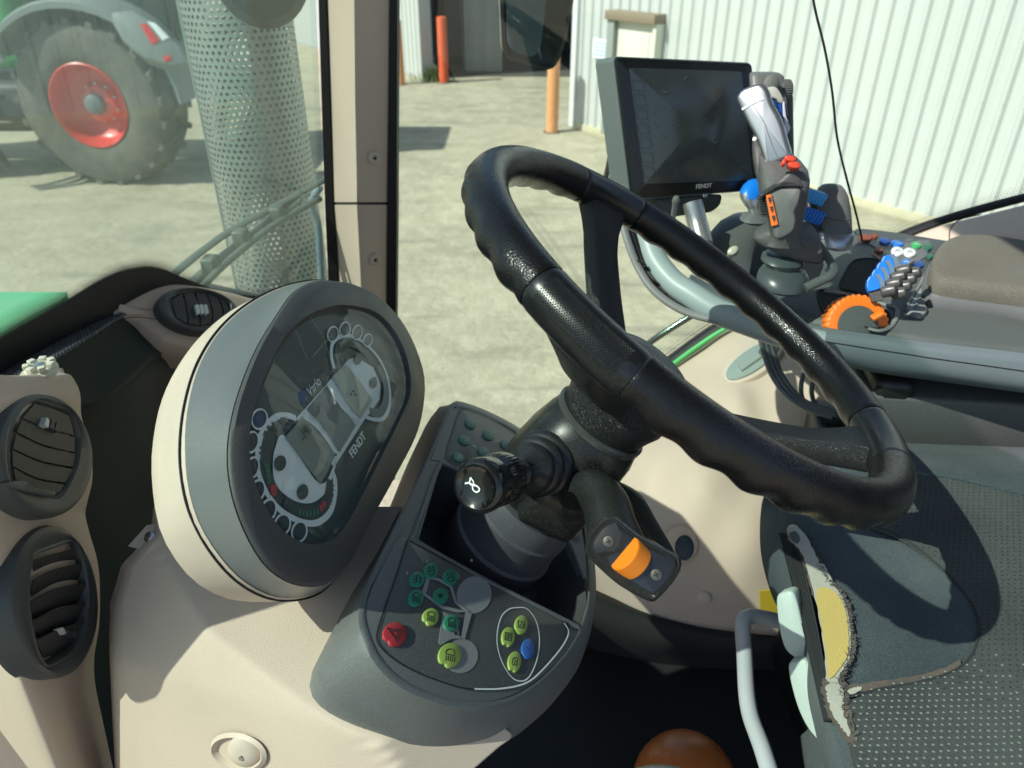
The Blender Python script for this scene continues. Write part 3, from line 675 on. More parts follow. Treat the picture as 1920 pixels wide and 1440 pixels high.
# ---- perforated exhaust guard
ec = Vector((-.548, 1.66, H)); eR = .106
# fitted so that it runs from the top of the picture down behind the instrument pod
ex = thing('exhaust_guard', 'tall perforated steel exhaust guard standing outside the windscreen', 'guard', ec+Vector((0, 0, -1.0)))
sm = mat('dull_perforated_steel', (.30, .34, .33), .35, metal=.6, var=.3, vscale=12, bump=.1, bscale=60)
nA, pit = 50, 2*math.pi*eR/50; nR = 92; V = []; Fs = []
def ep(a, z): return ec+Vector((math.cos(a)*eR*(1-.0*z), math.sin(a)*eR, z))
for r_ in range(nR):
    z = -.95+r_*pit*.93
    for k in range(nA):
        a = 2*math.pi*(k+.5*(r_ % 2))/nA; da = math.pi/nA; dz = pit*.465; q = len(V)
        cor = [(-1, -1), (0, -1), (1, -1), (1, 0), (1, 1), (0, 1), (-1, 1), (-1, 0)]
        for (i, j) in cor: V.append(ep(a+i*da, z+j*dz))
        for (i, j) in cor:
            l = math.hypot(i, j); V.append(ep(a+i/l*da*.60, z+j/l*dz*.60))
        for i in range(8): Fs.append((q+i, q+(i+1) % 8, q+8+(i+1) % 8, q+8+i))
raw('perforated_sleeve', V, Fs, sm, ex, False)
lathe('exhaust_pipe', [(.04, -1.0), (.04, .6)], ec+Vector((.045, .02, 0)), (0, 0, 1), mat('pipe_dark', (.10, .11, .10), .6), ex, 24)
tube('seam_strip', [ep(-2.75, -.95), ep(-2.75, .65)], .004, sm, ex)
# black lamp behind the guard
lm = lathe('outside_mirror', [(.02, 0), (.07, .01), (.088, .03), (.088, .05), (.07, .07)], hy(486, -62, 1.46), (.3, -1, -.1), mat('lamp_black', (.008, .012, .02), .35), None, 32, ell=.9)
tag(lm, 'black rounded mirror head before the perforated guard at the top edge', 'mirror')
# hose and bracket right of the guard
hs = tube('outside_hose', [hy(600, 350, 1.55), hy(585, 380, 1.55), hy(596, 420, 1.56), hy(600, 470, 1.56), hy(604, 560, 1.56)], .008, mat('blue_grey_hose', (.12, .18, .22), .4), None)
tag(hs, 'thin blue-grey hose outside the glass beside the perforated guard', 'hose')
# ---- mirror at the top
mr_ = thing('rear_view_mirror', 'black rounded mirror hanging at the top centre outside the window', 'mirror', hy(1008, -40, 1.6))
mp_ = Plane((.12, -.95, -.12), p=hy(1008, 40, 1.55))
out = [(938, -60), (940, 60), (944, 100), (958, 113), (985, 120), (1020, 130), (1038, 127), (1050, 108), (1062, 70), (1073, 20), (1080, -60), (1060, -110), (960, -110)]
Pm = byangle(pxloop(out, mp_, 0, 120), 64, mp_)
hs_ = loft('mirror_housing', [inset(Pm, mp_, .012), [p+mp_.n*.004 for p in inset(Pm, mp_, .006)], Pm, [p-mp_.n*.03 for p in inset(Pm, mp_, .0)], [p-mp_.n*.07 for p in inset(Pm, mp_, .03)]], mat('mirror_black', (.006, .007, .009), .30), mr_, True, True)
gi = [(951, -60), (951, 60), (955, 86), (968, 98), (988, 104), (1000, 105), (1012, 92), (1018, 55), (1024, 0), (1030, -60), (1012, -95), (970, -95)]
slab('mirror_glass', pxloop(gi, mp_, .006, 60), mp_.off(.006), .004, mat('mirror_glass', (.10, .125, .16), .35, coat=.1), mr_, .001)
tube('mirror_arm', [hy(1010, -120, 1.6), hy(1012, -250, 1.6), hy(1000, -500, 1.5)], .012, black, mr_)
# ---- thin aerial wire in front of the shed wall
aw = tube('aerial_wire', [hy(1512, -120, 1.05), hy(1525, 0, 1.05), hy(1546, 90, 1.05), hy(1560, 170, 1.05), hy(1570, 260, 1.06), hy(1590, 345, 1.07), hy(1605, 400, 1.08), hy(1617, 452, 1.09)], .0016, seal, None, n=60, seg=8)
tag(aw, 'thin black wire hanging across the white shed wall down to the armrest', 'wire')
# ============================================================ INSTRUMENT POD
PN = Vector((.87, -.10, .48)); pod = Plane(PN, k=-.36)
cl = thing('instrument_cluster', 'oval beige and grey instrument pod with round dials and three grey displays', 'dashboard', pod.hit(617, 795))
def cp(x, y): return (x/2.25+280, y/2.25+500)         # points read off an enlarged crop
C1 = [cp(*p) for p in [(700, 60), (790, 62), (870, 78), (980, 142), (1080, 262), (1150, 430), (1158, 560), (1130, 700), (1040, 880), (930, 1080), (850, 1240), (770, 1325), (700, 1350), (600, 1335), (500, 1270), (420, 1150), (360, 1000), (333, 850), (338, 700), (375, 540), (450, 350), (540, 200), (610, 105)]]
D1 = [cp(*p) for p in [(700, 57), (790, 70), (850, 90), (950, 150), (1040, 270), (1105, 430), (1115, 560), (1090, 700), (1000, 880), (890, 1080), (820, 1260), (770, 1335), (710, 1375), (620, 1398), (520, 1390), (400, 1330), (300, 1230), (210, 1090), (162, 940), (145, 780), (160, 600), (210, 420), (300, 270), (420, 160), (560, 88)]]
E1 = [cp(*p) for p in [(700, 62), (790, 80), (850, 110), (920, 180), (1000, 300), (1060, 450), (1070, 580), (1040, 720), (950, 900), (850, 1100), (800, 1270), (740, 1350), (660, 1395), (560, 1410), (440, 1415), (320, 1398), (200, 1335), (110, 1235), (45, 1110), (15, 950), (12, 770), (50, 570), (130, 405), (240, 270), (380, 165), (560, 90)]]
B1 = [cp(*p) for p in [(770, 170), (860, 172), (950, 200), (1020, 270), (1070, 370), (1092, 480), (1085, 560), (1050, 640), (970, 800), (890, 960), (820, 1090), (770, 1150), (700, 1178), (620, 1165), (540, 1110), (470, 1010), (425, 900), (408, 790), (412, 690), (440, 560), (490, 430), (560, 300), (650, 215)]]
A1 = [cp(*p) for p in [(770, 195), (850, 193), (935, 222), (1005, 290), (1055, 385), (1078, 480), (1070, 555), (1040, 630), (960, 790), (880, 950), (810, 1075), (765, 1135), (700, 1168), (630, 1155), (550, 1100), (480, 1000), (437, 895), (420, 790), (424, 690), (452, 565), (500, 440), (570, 315), (655, 235)]]
NP = 120
pc = pod.hit(617, 795)
def lp(pts, off, n=200):
    q = pod.off(off); return byangle(pxloop(pts, q, 0, 240), NP, q, q.hit(617, 795))
LA_ = lp(A1, -.004); LB = lp(B1, .0); LC = lp(C1, -.002); LD_ = lp(D1, -.045); LE = lp(E1, -.075)
def mixl(a, b, t): return [p*(1-t)+q*t for p, q in zip(a, b)]
ctr = sum(LE, Vector())/NP
face = loft('face_bezel', [[p-PN*.004 for p in LA_], LA_, mixl(LA_, LB, .55), [p+PN*.0035 for p in LB], [p+PN*.0035 for p in mixl(LB, LC, .12)], [p+PN*.003 for p in mixl(LB, LC, .9)], [p+PN*.001 for p in mixl(LB, LC, .97)], LC], mat('bezel_grey', (.066, .068, .066), .45, bump=.25, bscale=1200, kind='voronoi', bdist=.0003, dust=.12, var=.2, rvar=.06), cl, False, False, sharp=55)
LCo = inset(LC, pod, -.0)
loft('side_ring', [[p-PN*.0012 for p in LC], [p*.0+q for p, q in zip(LC, mixl(LC, LD_, .06))], mixl(LC, LD_, .35), mixl(LC, LD_, .7), mixl(LC, LD_, .97), [p-PN*.004 for p in LD_]], mat('grey_ring_plastic', (.135, .148, .150), .30, bump=.25, bscale=1300, kind='voronoi', bdist=.0003, dust=.1), cl, False, False, sharp=60)
tube('ring_seam', [p-PN*.0030+(p-ctr).normalized()*.0012 for p in LD_[::3]], .0011, seal, cl, n=240, closed=True, seg=6)
back = [ctr+(p-ctr)*.93-PN*.010 for p in LE]; back2 = [ctr+(p-ctr)*.74-PN*.016 for p in LE]
LD2 = [p-PN*.003+(p-ctr).normalized()*.0012 for p in LD_]
shl = loft('shell', [[p-PN*.003 for p in mixl(LC, LD_, .9)], LD2, mixl(LD2, LE, .3), mixl(LD2, LE, .75), LE, back, back2, [ctr+(p-ctr)*.4-PN*.020 for p in LE]], mat('pod_beige', (.58, .49, .395), .5, bump=.12, bscale=900, kind='voronoi', bdist=.0003, var=.5, vscale=14, var_col=(.40, .335, .265)), cl, False, True, sharp=60)
# dial plate
dp = pod.off(-.0045)
disp_m = mat('dial_plate', (.030, .042, .040), .35, var=.3, vscale=6)
plate = slab('dial_plate', [p-PN*.0015 for p in LA_], dp, .004, disp_m, cl)
pr = pod.off(-.0048)
pale = mat('pale_dial_print', (.78, .83, .80), .45)
dark = mat('dark_dial_print', (.028, .036, .036), .4)
lcd = mat('lcd_grey', (.22, .235, .19), .3, var=.25, vscale=30)
def pl_(pts, m, name, off=.0004, th=.0003, smooth=True, n=60, par=None):
    q = pr.off(off)
    P = [q.hit(*cp(x, y)) for x, y in pts]
    if smooth: P = cr(P, n, True)
    return slab_ng(name, P, q, th, m, par or plate)
# pale figure-of-eight print behind the displays
lobe1 = [(600, 650), (545, 730), (525, 800), (520, 880), (545, 940), (600, 985), (660, 1000), (720, 985), (760, 930), (785, 860), (790, 800), (740, 700)]
pl_([(575, 715), (530, 770), (522, 850), (530, 905), (560, 950), (610, 985), (655, 998), (700, 990), (745, 950), (775, 880), (792, 800), (722, 918)], pale, 'dial_print')
pl_([(620, 640), (840, 392), (870, 380), (945, 425), (975, 500), (970, 560), (945, 600), (905, 650), (780, 845), (740, 800)], pale, 'dial_print', smooth=False)
# outer rings
def ring(pts, w, name='dial_ring', m=pale, closed=False, off=.0006):
    return ribbon(name, [cp(x, y) for x, y in pts], pr, w, m, plate, off=off, closed=closed)
ring([(620, 640), (585, 628), (540, 632), (500, 665), (468, 720), (458, 790), (462, 870), (488, 940), (540, 1015), (600, 1058), (665, 1082), (720, 1075), (765, 1030), (783, 960), (783, 900), (772, 862)], .0052)
ring([(780, 430), (768, 370), (775, 320), (805, 295), (850, 292), (905, 320), (960, 375), (1000, 450), (1015, 530), (1010, 600), (985, 640), (950, 645), (915, 635)], .0042)
ring([(760, 505), (800, 450), (770, 480), (700, 560), (625, 645)], .003)
# dark arcs
ring([(590, 660), (550, 668), (510, 705), (488, 770), (488, 850), (510, 915), (530, 955)], .011, 'gauge_arc', dark)
ring([(570, 988), (620, 1025), (670, 1040), (715, 1030), (750, 990), (762, 940), (765, 900)], .010, 'gauge_arc', dark)
ring([(795, 395), (800, 345), (835, 322), (880, 335), (925, 375)], .009, 'gauge_arc', dark)
ring([(965, 420), (990, 470), (1000, 530), (990, 590), (960, 618), (930, 610)], .009, 'gauge_arc', mat('grey_arc', (.16, .18, .175), .4))
rd = mat('red_dial_print', (.50, .02, .04), .4); gd = mat('green_dial_print', (.03, .13, .08), .4)
for pts in ([(508, 922), (535, 918), (541, 940), (514, 950)], [(513, 953), (538, 944), (540, 955), (526, 970)], [(728, 995), (743, 988), (748, 1008), (736, 1018)], [(716, 1010), (727, 1003), (733, 1026), (722, 1034)]):
    pl_(pts, rd, 'red_mark', .0012, smooth=False)
for k in range(6):
    a = k/5; x0 = 628+a*76; y0 = 1024+8*math.sin(a*3.1)-a*6
    pl_([(x0, y0), (x0+11, y0+1), (x0+12, y0+26), (x0+1, y0+25)], gd, 'green_mark', .0012, smooth=False)
for k in range(4): pl_([(484+k*3, 832+k*22), (504+k*3, 828+k*22), (507+k*3, 845+k*22), (488+k*4, 850+k*22)], gd, 'green_mark', .0012, smooth=False)
# small round dots
for (x, y, a, b) in ((553, 829, 24, 33), (648, 950, 23, 33), (880, 390, 16, 24), (946, 490, 15, 24)):
    pl_(ell(x, y, a, b, 10), dark, 'dial_dot', .0013)
# three displays
for q4, m, nm in (([(575, 718), (648, 632), (700, 668), (745, 725), (785, 798), (724, 917)], lcd, 'display'), ([(668, 602), (752, 500), (800, 570), (872, 670), (803, 783), (760, 710), (720, 655)], mat('lcd_dark', (.13, .145, .135), .3), 'display'), ([(772, 462), (828, 413), (880, 470), (942, 562), (892, 640), (840, 580)], mat('lcd_light', (.36, .39, .31), .3), 'display')):
    pl_(q4, m, nm, .0016, .0004, smooth=False)
ring([(650, 632), (700, 668), (745, 722), (800, 800)], .0035, off=.0022); ring([(752, 498), (790, 560), (830, 610), (900, 652)], .0035, off=.0022)
lcd_ink = mat('lcd_ink', (.07, .075, .062), .5)
def ptxt(s, a, b, name, m, hs=1.0, bold=0.0, shear=0.0, off=.003):
    A = pr.off(off).hit(*cp(*a)); B = pr.off(off).hit(*cp(*b)); u = PN.cross(B-A)
    return text(name, s, A, B, u, m, plate, .00015, bold, shear, hs)
ptxt('-190', (655, 738), (688, 690), 'display_digits', lcd_ink, 1.1)
for (x, y) in ((852, 538), (862, 524), (870, 540)): pl_(ell(x, y, 4, 5, 0, 8), lcd_ink, 'display_speck', .0021)
pl_(ell(787, 793, 5, 6, 0, 10), dark, 'display_screw', .003)
# lettering
ptxt('FENDT', (858, 808), (916, 718), 'maker_lettering', pale, .85, bold=.02, shear=.1)
ptxt('Vario', (684, 545), (727, 490), 'model_lettering', pale, .95, shear=.35)
# warning lamps round the edge
for i, (x, y, a, b) in enumerate([(465, 643, 32, 42), (432, 740, 28, 44), (436, 848, 26, 44), (458, 943, 29, 43), (504, 1026, 30, 45), (562, 1088, 32, 44), (633, 1118, 31, 43), (775, 285, 22, 32), (826, 264, 22, 30), (878, 278, 20, 30), (922, 310, 18, 26)]):
    if i < 7 or i >= 7:
        pts = ell(x, y, a-3, b-3, 12)
        lm_ = pl_(pts, mat('warning_lamp_dark', (.035, .05, .055), .25) if i else mat('warning_lamp_blue', (.015, .03, .12), .2), 'warning_lamp', .0010)
        P = [pr.off(.0016).hit(*cp(*q)) for q in ell(x, y, a, b, 12)]
        ribbon('lamp_ring', [cp(*q) for q in ell(x, y, a, b, 12)], pr, .0016, pale, lm_, off=.0018, closed=True)
# scratched clear cover, with a painted haze standing for glare
gp = pod.off(.0)
gl_ = [p+PN*.0042 for p in inset(LA_, pod, -.001)]
V = gl_+[sum(gl_, Vector())/NP+PN*.001]
raw('clear_cover', V, [(i, (i+1) % NP, NP) for i in range(NP)], pane_mat('dial_cover_glass', (.96, .98, .97), .25, haze=.035, base=.035), cl, True)
for pts in ([(605, 250), (632, 300), (648, 345), (668, 388)], [(680, 212), (710, 260), (735, 300), (760, 380), (775, 440)], [(1000, 400), (1030, 430), (1050, 470)], [(690, 380), (740, 320), (770, 290)]):
    ribbon('scratch', [cp(*p) for p in pts], gp, .0005, mat('scratch_white', (.35, .38, .35), .5), cl, off=.0015)
# ============================================================ CONTROL PANEL UNDER THE STEERING COLUMN
TN = Vector((.6, .02, .8)).normalized(); tp = Plane(TN, k=-.41)
cpn = thing('switch_console', 'grey moulded switch console with green, red and blue buttons below the steering wheel', 'control panel', tp.hit(880, 1090))
def tq(x, y): return (x/2.118+620, y/2.118+720)
outT = [(858, 756), (905, 772), (960, 800), (1010, 835), (1060, 890), (1095, 960), (1108, 1060), (1108, 1130), (1090, 1190), (1062, 1235), (1010, 1288), (950, 1322), (880, 1330), (800, 1312), (740, 1282), (700, 1240), (678, 1190), (672, 1150), (690, 1090), (740, 985), (800, 860), (830, 790), (843, 762)]
# the console is built as a rim, a tray well, two button fields and a skirt
def strip_loop(pts, off, n=140): return byangle(pxloop(pts, tp.off(off), 0, 300), n, tp.off(off), tp.off(off).hit(890, 1070))
T0 = strip_loop(outT, 0)
skirt_bot = [(836, 760), (900, 780), (960, 810), (1010, 850), (1060, 905), (1098, 980), (1112, 1080), (1112, 1160), (1095, 1225), (1070, 1275), (1010, 1345), (950, 1377), (880, 1386), (800, 1372), (720, 1335), (655, 1290), (624, 1250), (622, 1210), (645, 1160), (715, 1020), (770, 890), (805, 800), (820, 770)]
T2 = strip_loop(skirt_bot, -.035)
c0 = sum(T0, Vector())/len(T0)
T1 = [p*.72+q*.28+TN*.006 for p, q in zip(T0, T2)]
sk = mat('console_grey', (.125, .137, .137), .45, bump=.3, bscale=1200, kind='voronoi', bdist=.0003, dust=.3, var=.3, vscale=8, var_col=(.085, .09, .088))
Ti = [c0+(p-c0)*.965+TN*.001 for p in T0]
loft('skirt', [[p-TN*.002 for p in Ti], Ti, [p+TN*.0008 for p in mixl(Ti, T0, .5)], T0, T1, mixl(T1, T2, .6), T2, [p-TN*.02 for p in T2], [c0+(p-c0)*.92-TN*.06 for p in T2]], sk, cpn, False, False, sharp=50)
# the tray well between the two button fields
far_e = [(812, 868), (850, 878), (985, 965)]                    # far rim of the well
well_out = [(822, 868), (840, 872), (905, 905), (1000, 960), (1065, 1010), (1092, 1060), (1100, 1130), (1098, 1168), (1085, 1172), (1000, 1130), (900, 1080), (780, 1012), (775, 1000), (790, 950)]
Wt = byangle(pxloop(well_out, tp, 0, 200, False), 90, tp, tp.hit(930, 1020))
wc = sum(Wt, Vector())/90
loft('tray_well', [Wt, [wc+(p-wc)*.985-TN*.004 for p in Wt], [wc+(p-wc)*.90-TN*.045 for p in Wt], [wc+(p-wc)*.82-TN*.055 for p in Wt]], mat('tray_dark_grey', (.045, .048, .05), .5, bump=.2, bscale=1200, bdist=.0003, dust=.2), cpn, False, True, sharp=35)
# near plate with the printed switch field
lower = [(783, 1020), (900, 1083), (1000, 1134), (1082, 1176), (1087, 1186), (1062, 1228), (1005, 1280), (945, 1312), (880, 1320), (800, 1303), (745, 1274), (706, 1234), (686, 1188), (681, 1150), (700, 1092), (742, 1012), (765, 1006)]
topfld = [(862, 762), (905, 778), (958, 806), (1008, 842), (1054, 895), (1085, 955), (1098, 1040), (1060, 1000), (1000, 955), (905, 900), (840, 868), (815, 860), (800, 880), (812, 830), (835, 790), (848, 766)]
mA = sk
slab('near_plate', pxloop(lower, tp, .0006, 120, True), tp.off(.0006), .006, mA, cpn, .002, sharp=50)
slab('left_rail', [tp.hit(x, y, .0004) for x, y in [(800, 862), (828, 866), (785, 1010), (768, 1012), (742, 1010), (700, 1092), (694, 1090), (745, 985)]], tp.off(.0004), .01, mA, cpn)
P_ = [tp.hit(x, y, .0006) for x, y in [(862, 762), (905, 778), (958, 806), (1008, 842), (1054, 895), (1085, 955), (1098, 1040), (1100, 1090), (1060, 1005), (1000, 958), (905, 903), (840, 870), (826, 864), (808, 862), (826, 815), (846, 768)]]
slab_ng('far_plate', P_, tp.off(.0006), .008, mA, cpn)
tube('well_lip', [tp.hit(x, y, .0005) for x, y in [(1085, 1176), (1000, 1133), (900, 1082), (782, 1016), (777, 1003), (795, 950), (822, 876), (840, 873), (905, 906), (1000, 960), (1062, 1008), (1096, 1085)]], .0028, mA, cpn, n=140, flat=.6, up=TN)
# recessed button fields
fieldm = mat('button_field_grey', (.082, .090, .088), .42, bump=.25, bscale=700, bdist=.0003, dust=.3, var=.4, vscale=9, var_col=(.10, .105, .10))
LF = [(773, 1016), (860, 1062), (960, 1112), (1058, 1163), (1066, 1180), (1060, 1205), (1025, 1248), (985, 1280), (930, 1292), (870, 1290), (800, 1268), (745, 1240), (712, 1210), (708, 1185), (722, 1140), (745, 1075), (762, 1022)]
f1 = slab('button_field', pxloop(LF, tp, .0012, 110), tp.off(.0012), .0015, fieldm, cpn, .0004)
ribbon('field_edge', LF, tp, .0013, mat('field_edge_dark', (.02, .022, .022), .5), cpn, off=.0016, closed=True)
ribbon('field_line', [(1058, 1168), (1066, 1186), (1052, 1215), (1015, 1258), (985, 1281), (940, 1291), (890, 1292)], tp, .0014, pale, f1, off=.002)
UF = [(872, 767), (905, 778), (945, 800), (985, 830), (965, 855), (930, 885), (900, 895), (860, 880), (840, 862), (838, 850), (852, 800), (862, 772)]
f2 = slab('button_field', pxloop(UF, tp, .0012, 90), tp.off(.0012), .0015, fieldm, cpn, .0004)
ribbon('field_edge', UF, tp, .0012, MATS['field_edge_dark'], cpn, off=.0016, closed=True)
RF = [(1078, 952), (1086, 1010), (1080, 1012), (1040, 985), (1038, 975), (1060, 950)]
f3 = slab('button_field', pxloop([(1058, 948), (1072, 960), (1087, 1008), (1078, 1012), (1040, 988), (1030, 975), (1045, 950)], tp, .0012, 60), tp.off(.0012), .0015, fieldm, cpn, .0004)
ribbon('field_edge', [(1058, 948), (1072, 960), (1087, 1008), (1078, 1012), (1040, 988), (1030, 975), (1045, 950)], tp, .0014, mat('field_edge_grey', (.12, .13, .13), .5), cpn, off=.0016, closed=True)
# printed pale shapes: tractor outline and two grey discs
prt = mat('pale_grey_print', (.27, .285, .28), .5, dust=.2, var=.2, vscale=20)
def tl(pts, m, name, off=.0016, th=.0004, smooth=False, n=50, par=None, bev=0):
    q = tp.off(off); P = [q.hit(*tq(x, y)) for x, y in pts]
    if smooth: P = cr(P, n, True)
    if bev: return slab(name, P, q, th, m, par or f1, bev)
    return slab_ng(name, P, q, th, m, par or f1)
tl(ell(570, 837, 68, 74, 20), prt, 'printed_disc', smooth=True)
tl(ell(520, 1080, 64, 68, 25), prt, 'printed_disc', smooth=True)
tl([(446, 905), (512, 935), (505, 955), (512, 1000), (524, 1010), (480, 1012), (440, 1035), (428, 1030)], prt, 'printed_shape', off=.0018)
ribbon('printed_outline', [tq(*p) for p in [(388, 768), (370, 833), (440, 885), (500, 900), (548, 908), (525, 1010)]], tp, .0036, prt, f1, off=.0021, smooth=False)
ribbon('printed_outline', [tq(*p) for p in [(388, 768), (425, 775), (478, 805), (497, 868), (548, 905)]], tp, .0034, prt, f1, off=.0022, smooth=False)
tl([(498, 748), (505, 745), (513, 768), (505, 775)], prt, 'printed_shape', off=.0019)
ribbon('printed_oval', [tq(*p) for p in [(740, 888), (780, 893), (815, 940), (829, 1010), (820, 1090), (790, 1160), (755, 1180), (715, 1160), (675, 1090), (660, 1010), (675, 930), (705, 896)]], tp, .0011, pale, f1, off=.0018, closed=True)
bt_g = mat('button_green', (.035, .235, .145), .45, dust=.15, var=.15, vscale=40)
bt_y = mat('button_lime', (.33, .46, .10), .45, dust=.15, var=.15, vscale=40)
bt_r = mat('button_red', (.46, .035, .045), .45, dust=.1)
bt_b = mat('button_blue', (.03, .12, .42), .45, dust=.2)
ink = mat('button_ink', (.02, .035, .03), .5); inkw = mat('button_ink_pale', (.20, .35, .30), .5)
def icon(b, cx_, cy_, kind, s=1.0, m=ink):
    w_ = .0009
    def L_(pts, closed=False, sm=False):
        ribbon('icon_line', [tq(cx_+x*s, cy_+y*s) for x, y in pts], tp, w_, m, b, off=.0031, closed=closed, smooth=sm)
    if kind == 'lamp_down':
        L_([(-14, -4), (-12, -14), (0, -19), (12, -14), (15, 0)], False, True); L_([(-14, -4), (15, 3)])
        for k in range(5): L_([(-13+7*k, 0+1.5*k), (-14+7*k, 17+1.5*k)])
    elif kind == 'lamp_up':
        L_([(-13, 4), (-8, 15), (4, 18), (14, 10), (15, 0)], False, True); L_([(-13, 4), (15, -2)])
        for k in range(4): L_([(-10+8*k, -2-k), (-12+8*k, -18-k)])
    elif kind == 'lamp_side':
        L_([(-2, -15), (13, -10), (12, 15), (-5, 10)], True); L_([(-8, -8), (-17, -14)]); L_([(-8, 2), (-19, 2)]); L_([(-8, 10), (-15, 18)])
    elif kind == 'triangle':
        L_([(-30, -22), (28, -14), (10, 30)], True); L_([(-17, -13), (16, -8), (6, 17)], True)
    elif kind == 'wiper':
        L_([(-14, -16), (14, -10), (12, 16), (-13, 12)], True); L_([(-8, 10), (2, -10)]); L_([(4, 12), (10, -4)])
    elif kind == 'beacon':
        L_([(-12, 10), (-8, -10), (2, -16), (10, -10), (8, 14)], False, True); L_([(-12, 12), (10, 16)]); L_([(-2, 10), (2, -6)])
    elif kind == 'grid':
        L_([(-13, -17), (13, -12), (10, 17), (-15, 13)], True)
        for k in range(3): L_([(-6+6*k, -12), (-8+6*k, 12)])
    elif kind == 'fan':
        for a in (0, 2.1, 4.2): L_([(0, 0), (10*math.cos(a), 12*math.sin(a)), (12*math.cos(a+.6), 10*math.sin(a+.6)), (0, 0)], False, True)
    elif kind == 'dash': L_([(-10, -6), (10, 6)])
def button(x, y, a, b, rot, m, kind, s=1.0, par=None, notch=None, im=ink):
    q = tp.off(.0030)
    pts = ell(x, y, a, b, rot, 28)
    if notch is not None:
        k0 = notch
        for d in (-1, 0, 1):
            px_, py_ = pts[(k0+d) % 28]; f = .78 if d == 0 else .90
            pts[(k0+d) % 28] = (x+(px_-x)*f, y+(py_-y)*f)
    P = [q.hit(*tq(*p)) for p in pts]
    bb = slab('button', P, q, .0025, m, par or f1, .0006, sharp=60)
    if kind == 'dot': tl(ell(x-1, y-1, 8, 9), ink, 'icon_dot', off=.0034, smooth=True, par=bb)
    elif kind: icon(bb, x, y, kind, s, im)
    return bb
button(399, 740, 30, 32, 20, bt_g, 'lamp_up'); button(476, 766, 31, 32, 20, bt_g, 'lamp_up'); button(344, 774, 31, 32, 20, bt_g, 'lamp_side')
button(340, 848, 31, 34, 20, bt_g, 'lamp_down'); button(438, 841, 31, 33, 20, bt_g, 'dot'); button(399, 923, 32, 35, 20, bt_y, 'lamp_down', notch=9)
button(481, 947, 32, 34, 20, bt_g, 'lamp_down'); button(475, 1076, 45, 50, 20, bt_y, 'lamp_down', 1.25, notch=8)
button(256, 992, 46, 48, 20, bt_r, 'triangle', notch=9)
button(758, 955, 25, 38, 5, bt_y, 'wiper', .95); button(707, 1003, 26, 40, 5, bt_y, 'grid', 1.0, notch=8); button(732, 1102, 26, 42, 5, bt_y, 'beacon', .95, notch=8)
button(785, 1050, 25, 40, 0, bt_b, 'dash', .9)
tl(ell(497, 990, 5, 6), ink, 'printed_dot', off=.0024, smooth=True)
for (x, y) in ((382, 704), (304, 750), (560, 700)): tl(ell(x, y, 5, 6), prt, 'printed_dot', smooth=True)
gb2 = mat('button_pale_green', (.06, .20, .15), .5, dust=.2)
for i, (x, y, k) in enumerate(((557, 156, 'dash'), (629, 202, 'dash'), (533, 222, 'dash'), (609, 268, 'dash'), (509, 290, 'fan'), (700, 240, 'dash'))):
    button(x, y, 24, 17, 32, gb2, k, .8, f2, im=inkw)
for (x, y) in ((541, 138), (613, 184), (523, 206), (683, 226)): tl(ell(x, y, 5, 4, 30), gb2, 'printed_dot', smooth=True, par=f2)
tl(ell(570, 247, 10, 5, 25), prt, 'printed_mark', smooth=True, par=f2)
# ============================================================ STEERING WHEEL
wc0 = at(1299.7, 586.8, .6328); wn = Vector((.5318, -.0243, .8465)).normalized()
e1 = (Vector((0, 1, 0))-wn*wn.y).normalized(); e2 = wn.cross(e1)
RW, RT = .205, .0174
def wpt(a, r=RW, h=0.0): return wc0+(e1*math.cos(a)+e2*math.sin(a))*r+wn*h
def proj(p):
    q = p-Vector((0, 0, H)); f = q.y*CP-q.z*SP; u = q.y*SP+q.z*CP
    return (960+FPX*q.x/f, 720-FPX*u/f)
def angle_at(px, py): return min((i*2*math.pi/720 for i in range(720)), key=lambda a: (proj(wpt(a))[0]-px)**2+(proj(wpt(a))[1]-py)**2)
sp_a = [angle_at(1132, 372), angle_at(1655, 838), angle_at(1088, 632)]
sw_ = thing('steering_wheel', 'black three-spoke steering wheel with worn leather grips in the middle of the picture', 'steering wheel', wc0)
def rim_seg(name, a0, a1, m, grips, rt=RT, nseg=None):
    n = nseg or max(6, int((a1-a0)/0.0125)); loops = []; seg = 28
    for i in range(n+1):
        f = i/n; a = a0+(a1-a0)*f; c = wpt(a); out = e1*math.cos(a)+e2*math.sin(a); lp_ = []
        end = min(1, min(f, 1-f)*n*(a1-a0)/n/.05) if grips else 1
        ef = min(1.0, min(f, 1-f)*(a1-a0)/.012)
        for q in range(seg):
            t = 2*math.pi*q/seg                     # 0 outward, pi/2 up (towards the driver)
            d = out*math.cos(t)+wn*math.sin(t); r = rt*(.965+.035*math.sqrt(ef))
            if grips:
                wv = .5+.5*math.cos(a*38); k = max(0.0, -math.sin(t-.45))
                r *= 1-.17*(1-wv)*k**1.1*end+.09*k*end
                r *= 1+.012*math.sin(a*23+q)*k
            r *= 1+.05*max(0, math.sin(t))**4
            lp_.append(c+d*r)
        loops.append(lp_)
    loops = [[wpt(a0)+(p-wpt(a0))*.6 for p in loops[0]]]+loops+[[wpt(a1)+(p-wpt(a1))*.6 for p in loops[-1]]]
    return loft(name, loops, m, sw_, True, True, sharp=50)
A_ = sorted(sp_a); gap = .0035; half = .20
jm = mat('rim_joint_plastic', (.008, .009, .010), .28, bump=.25, bscale=500, bdist=.0003, dust=.05)
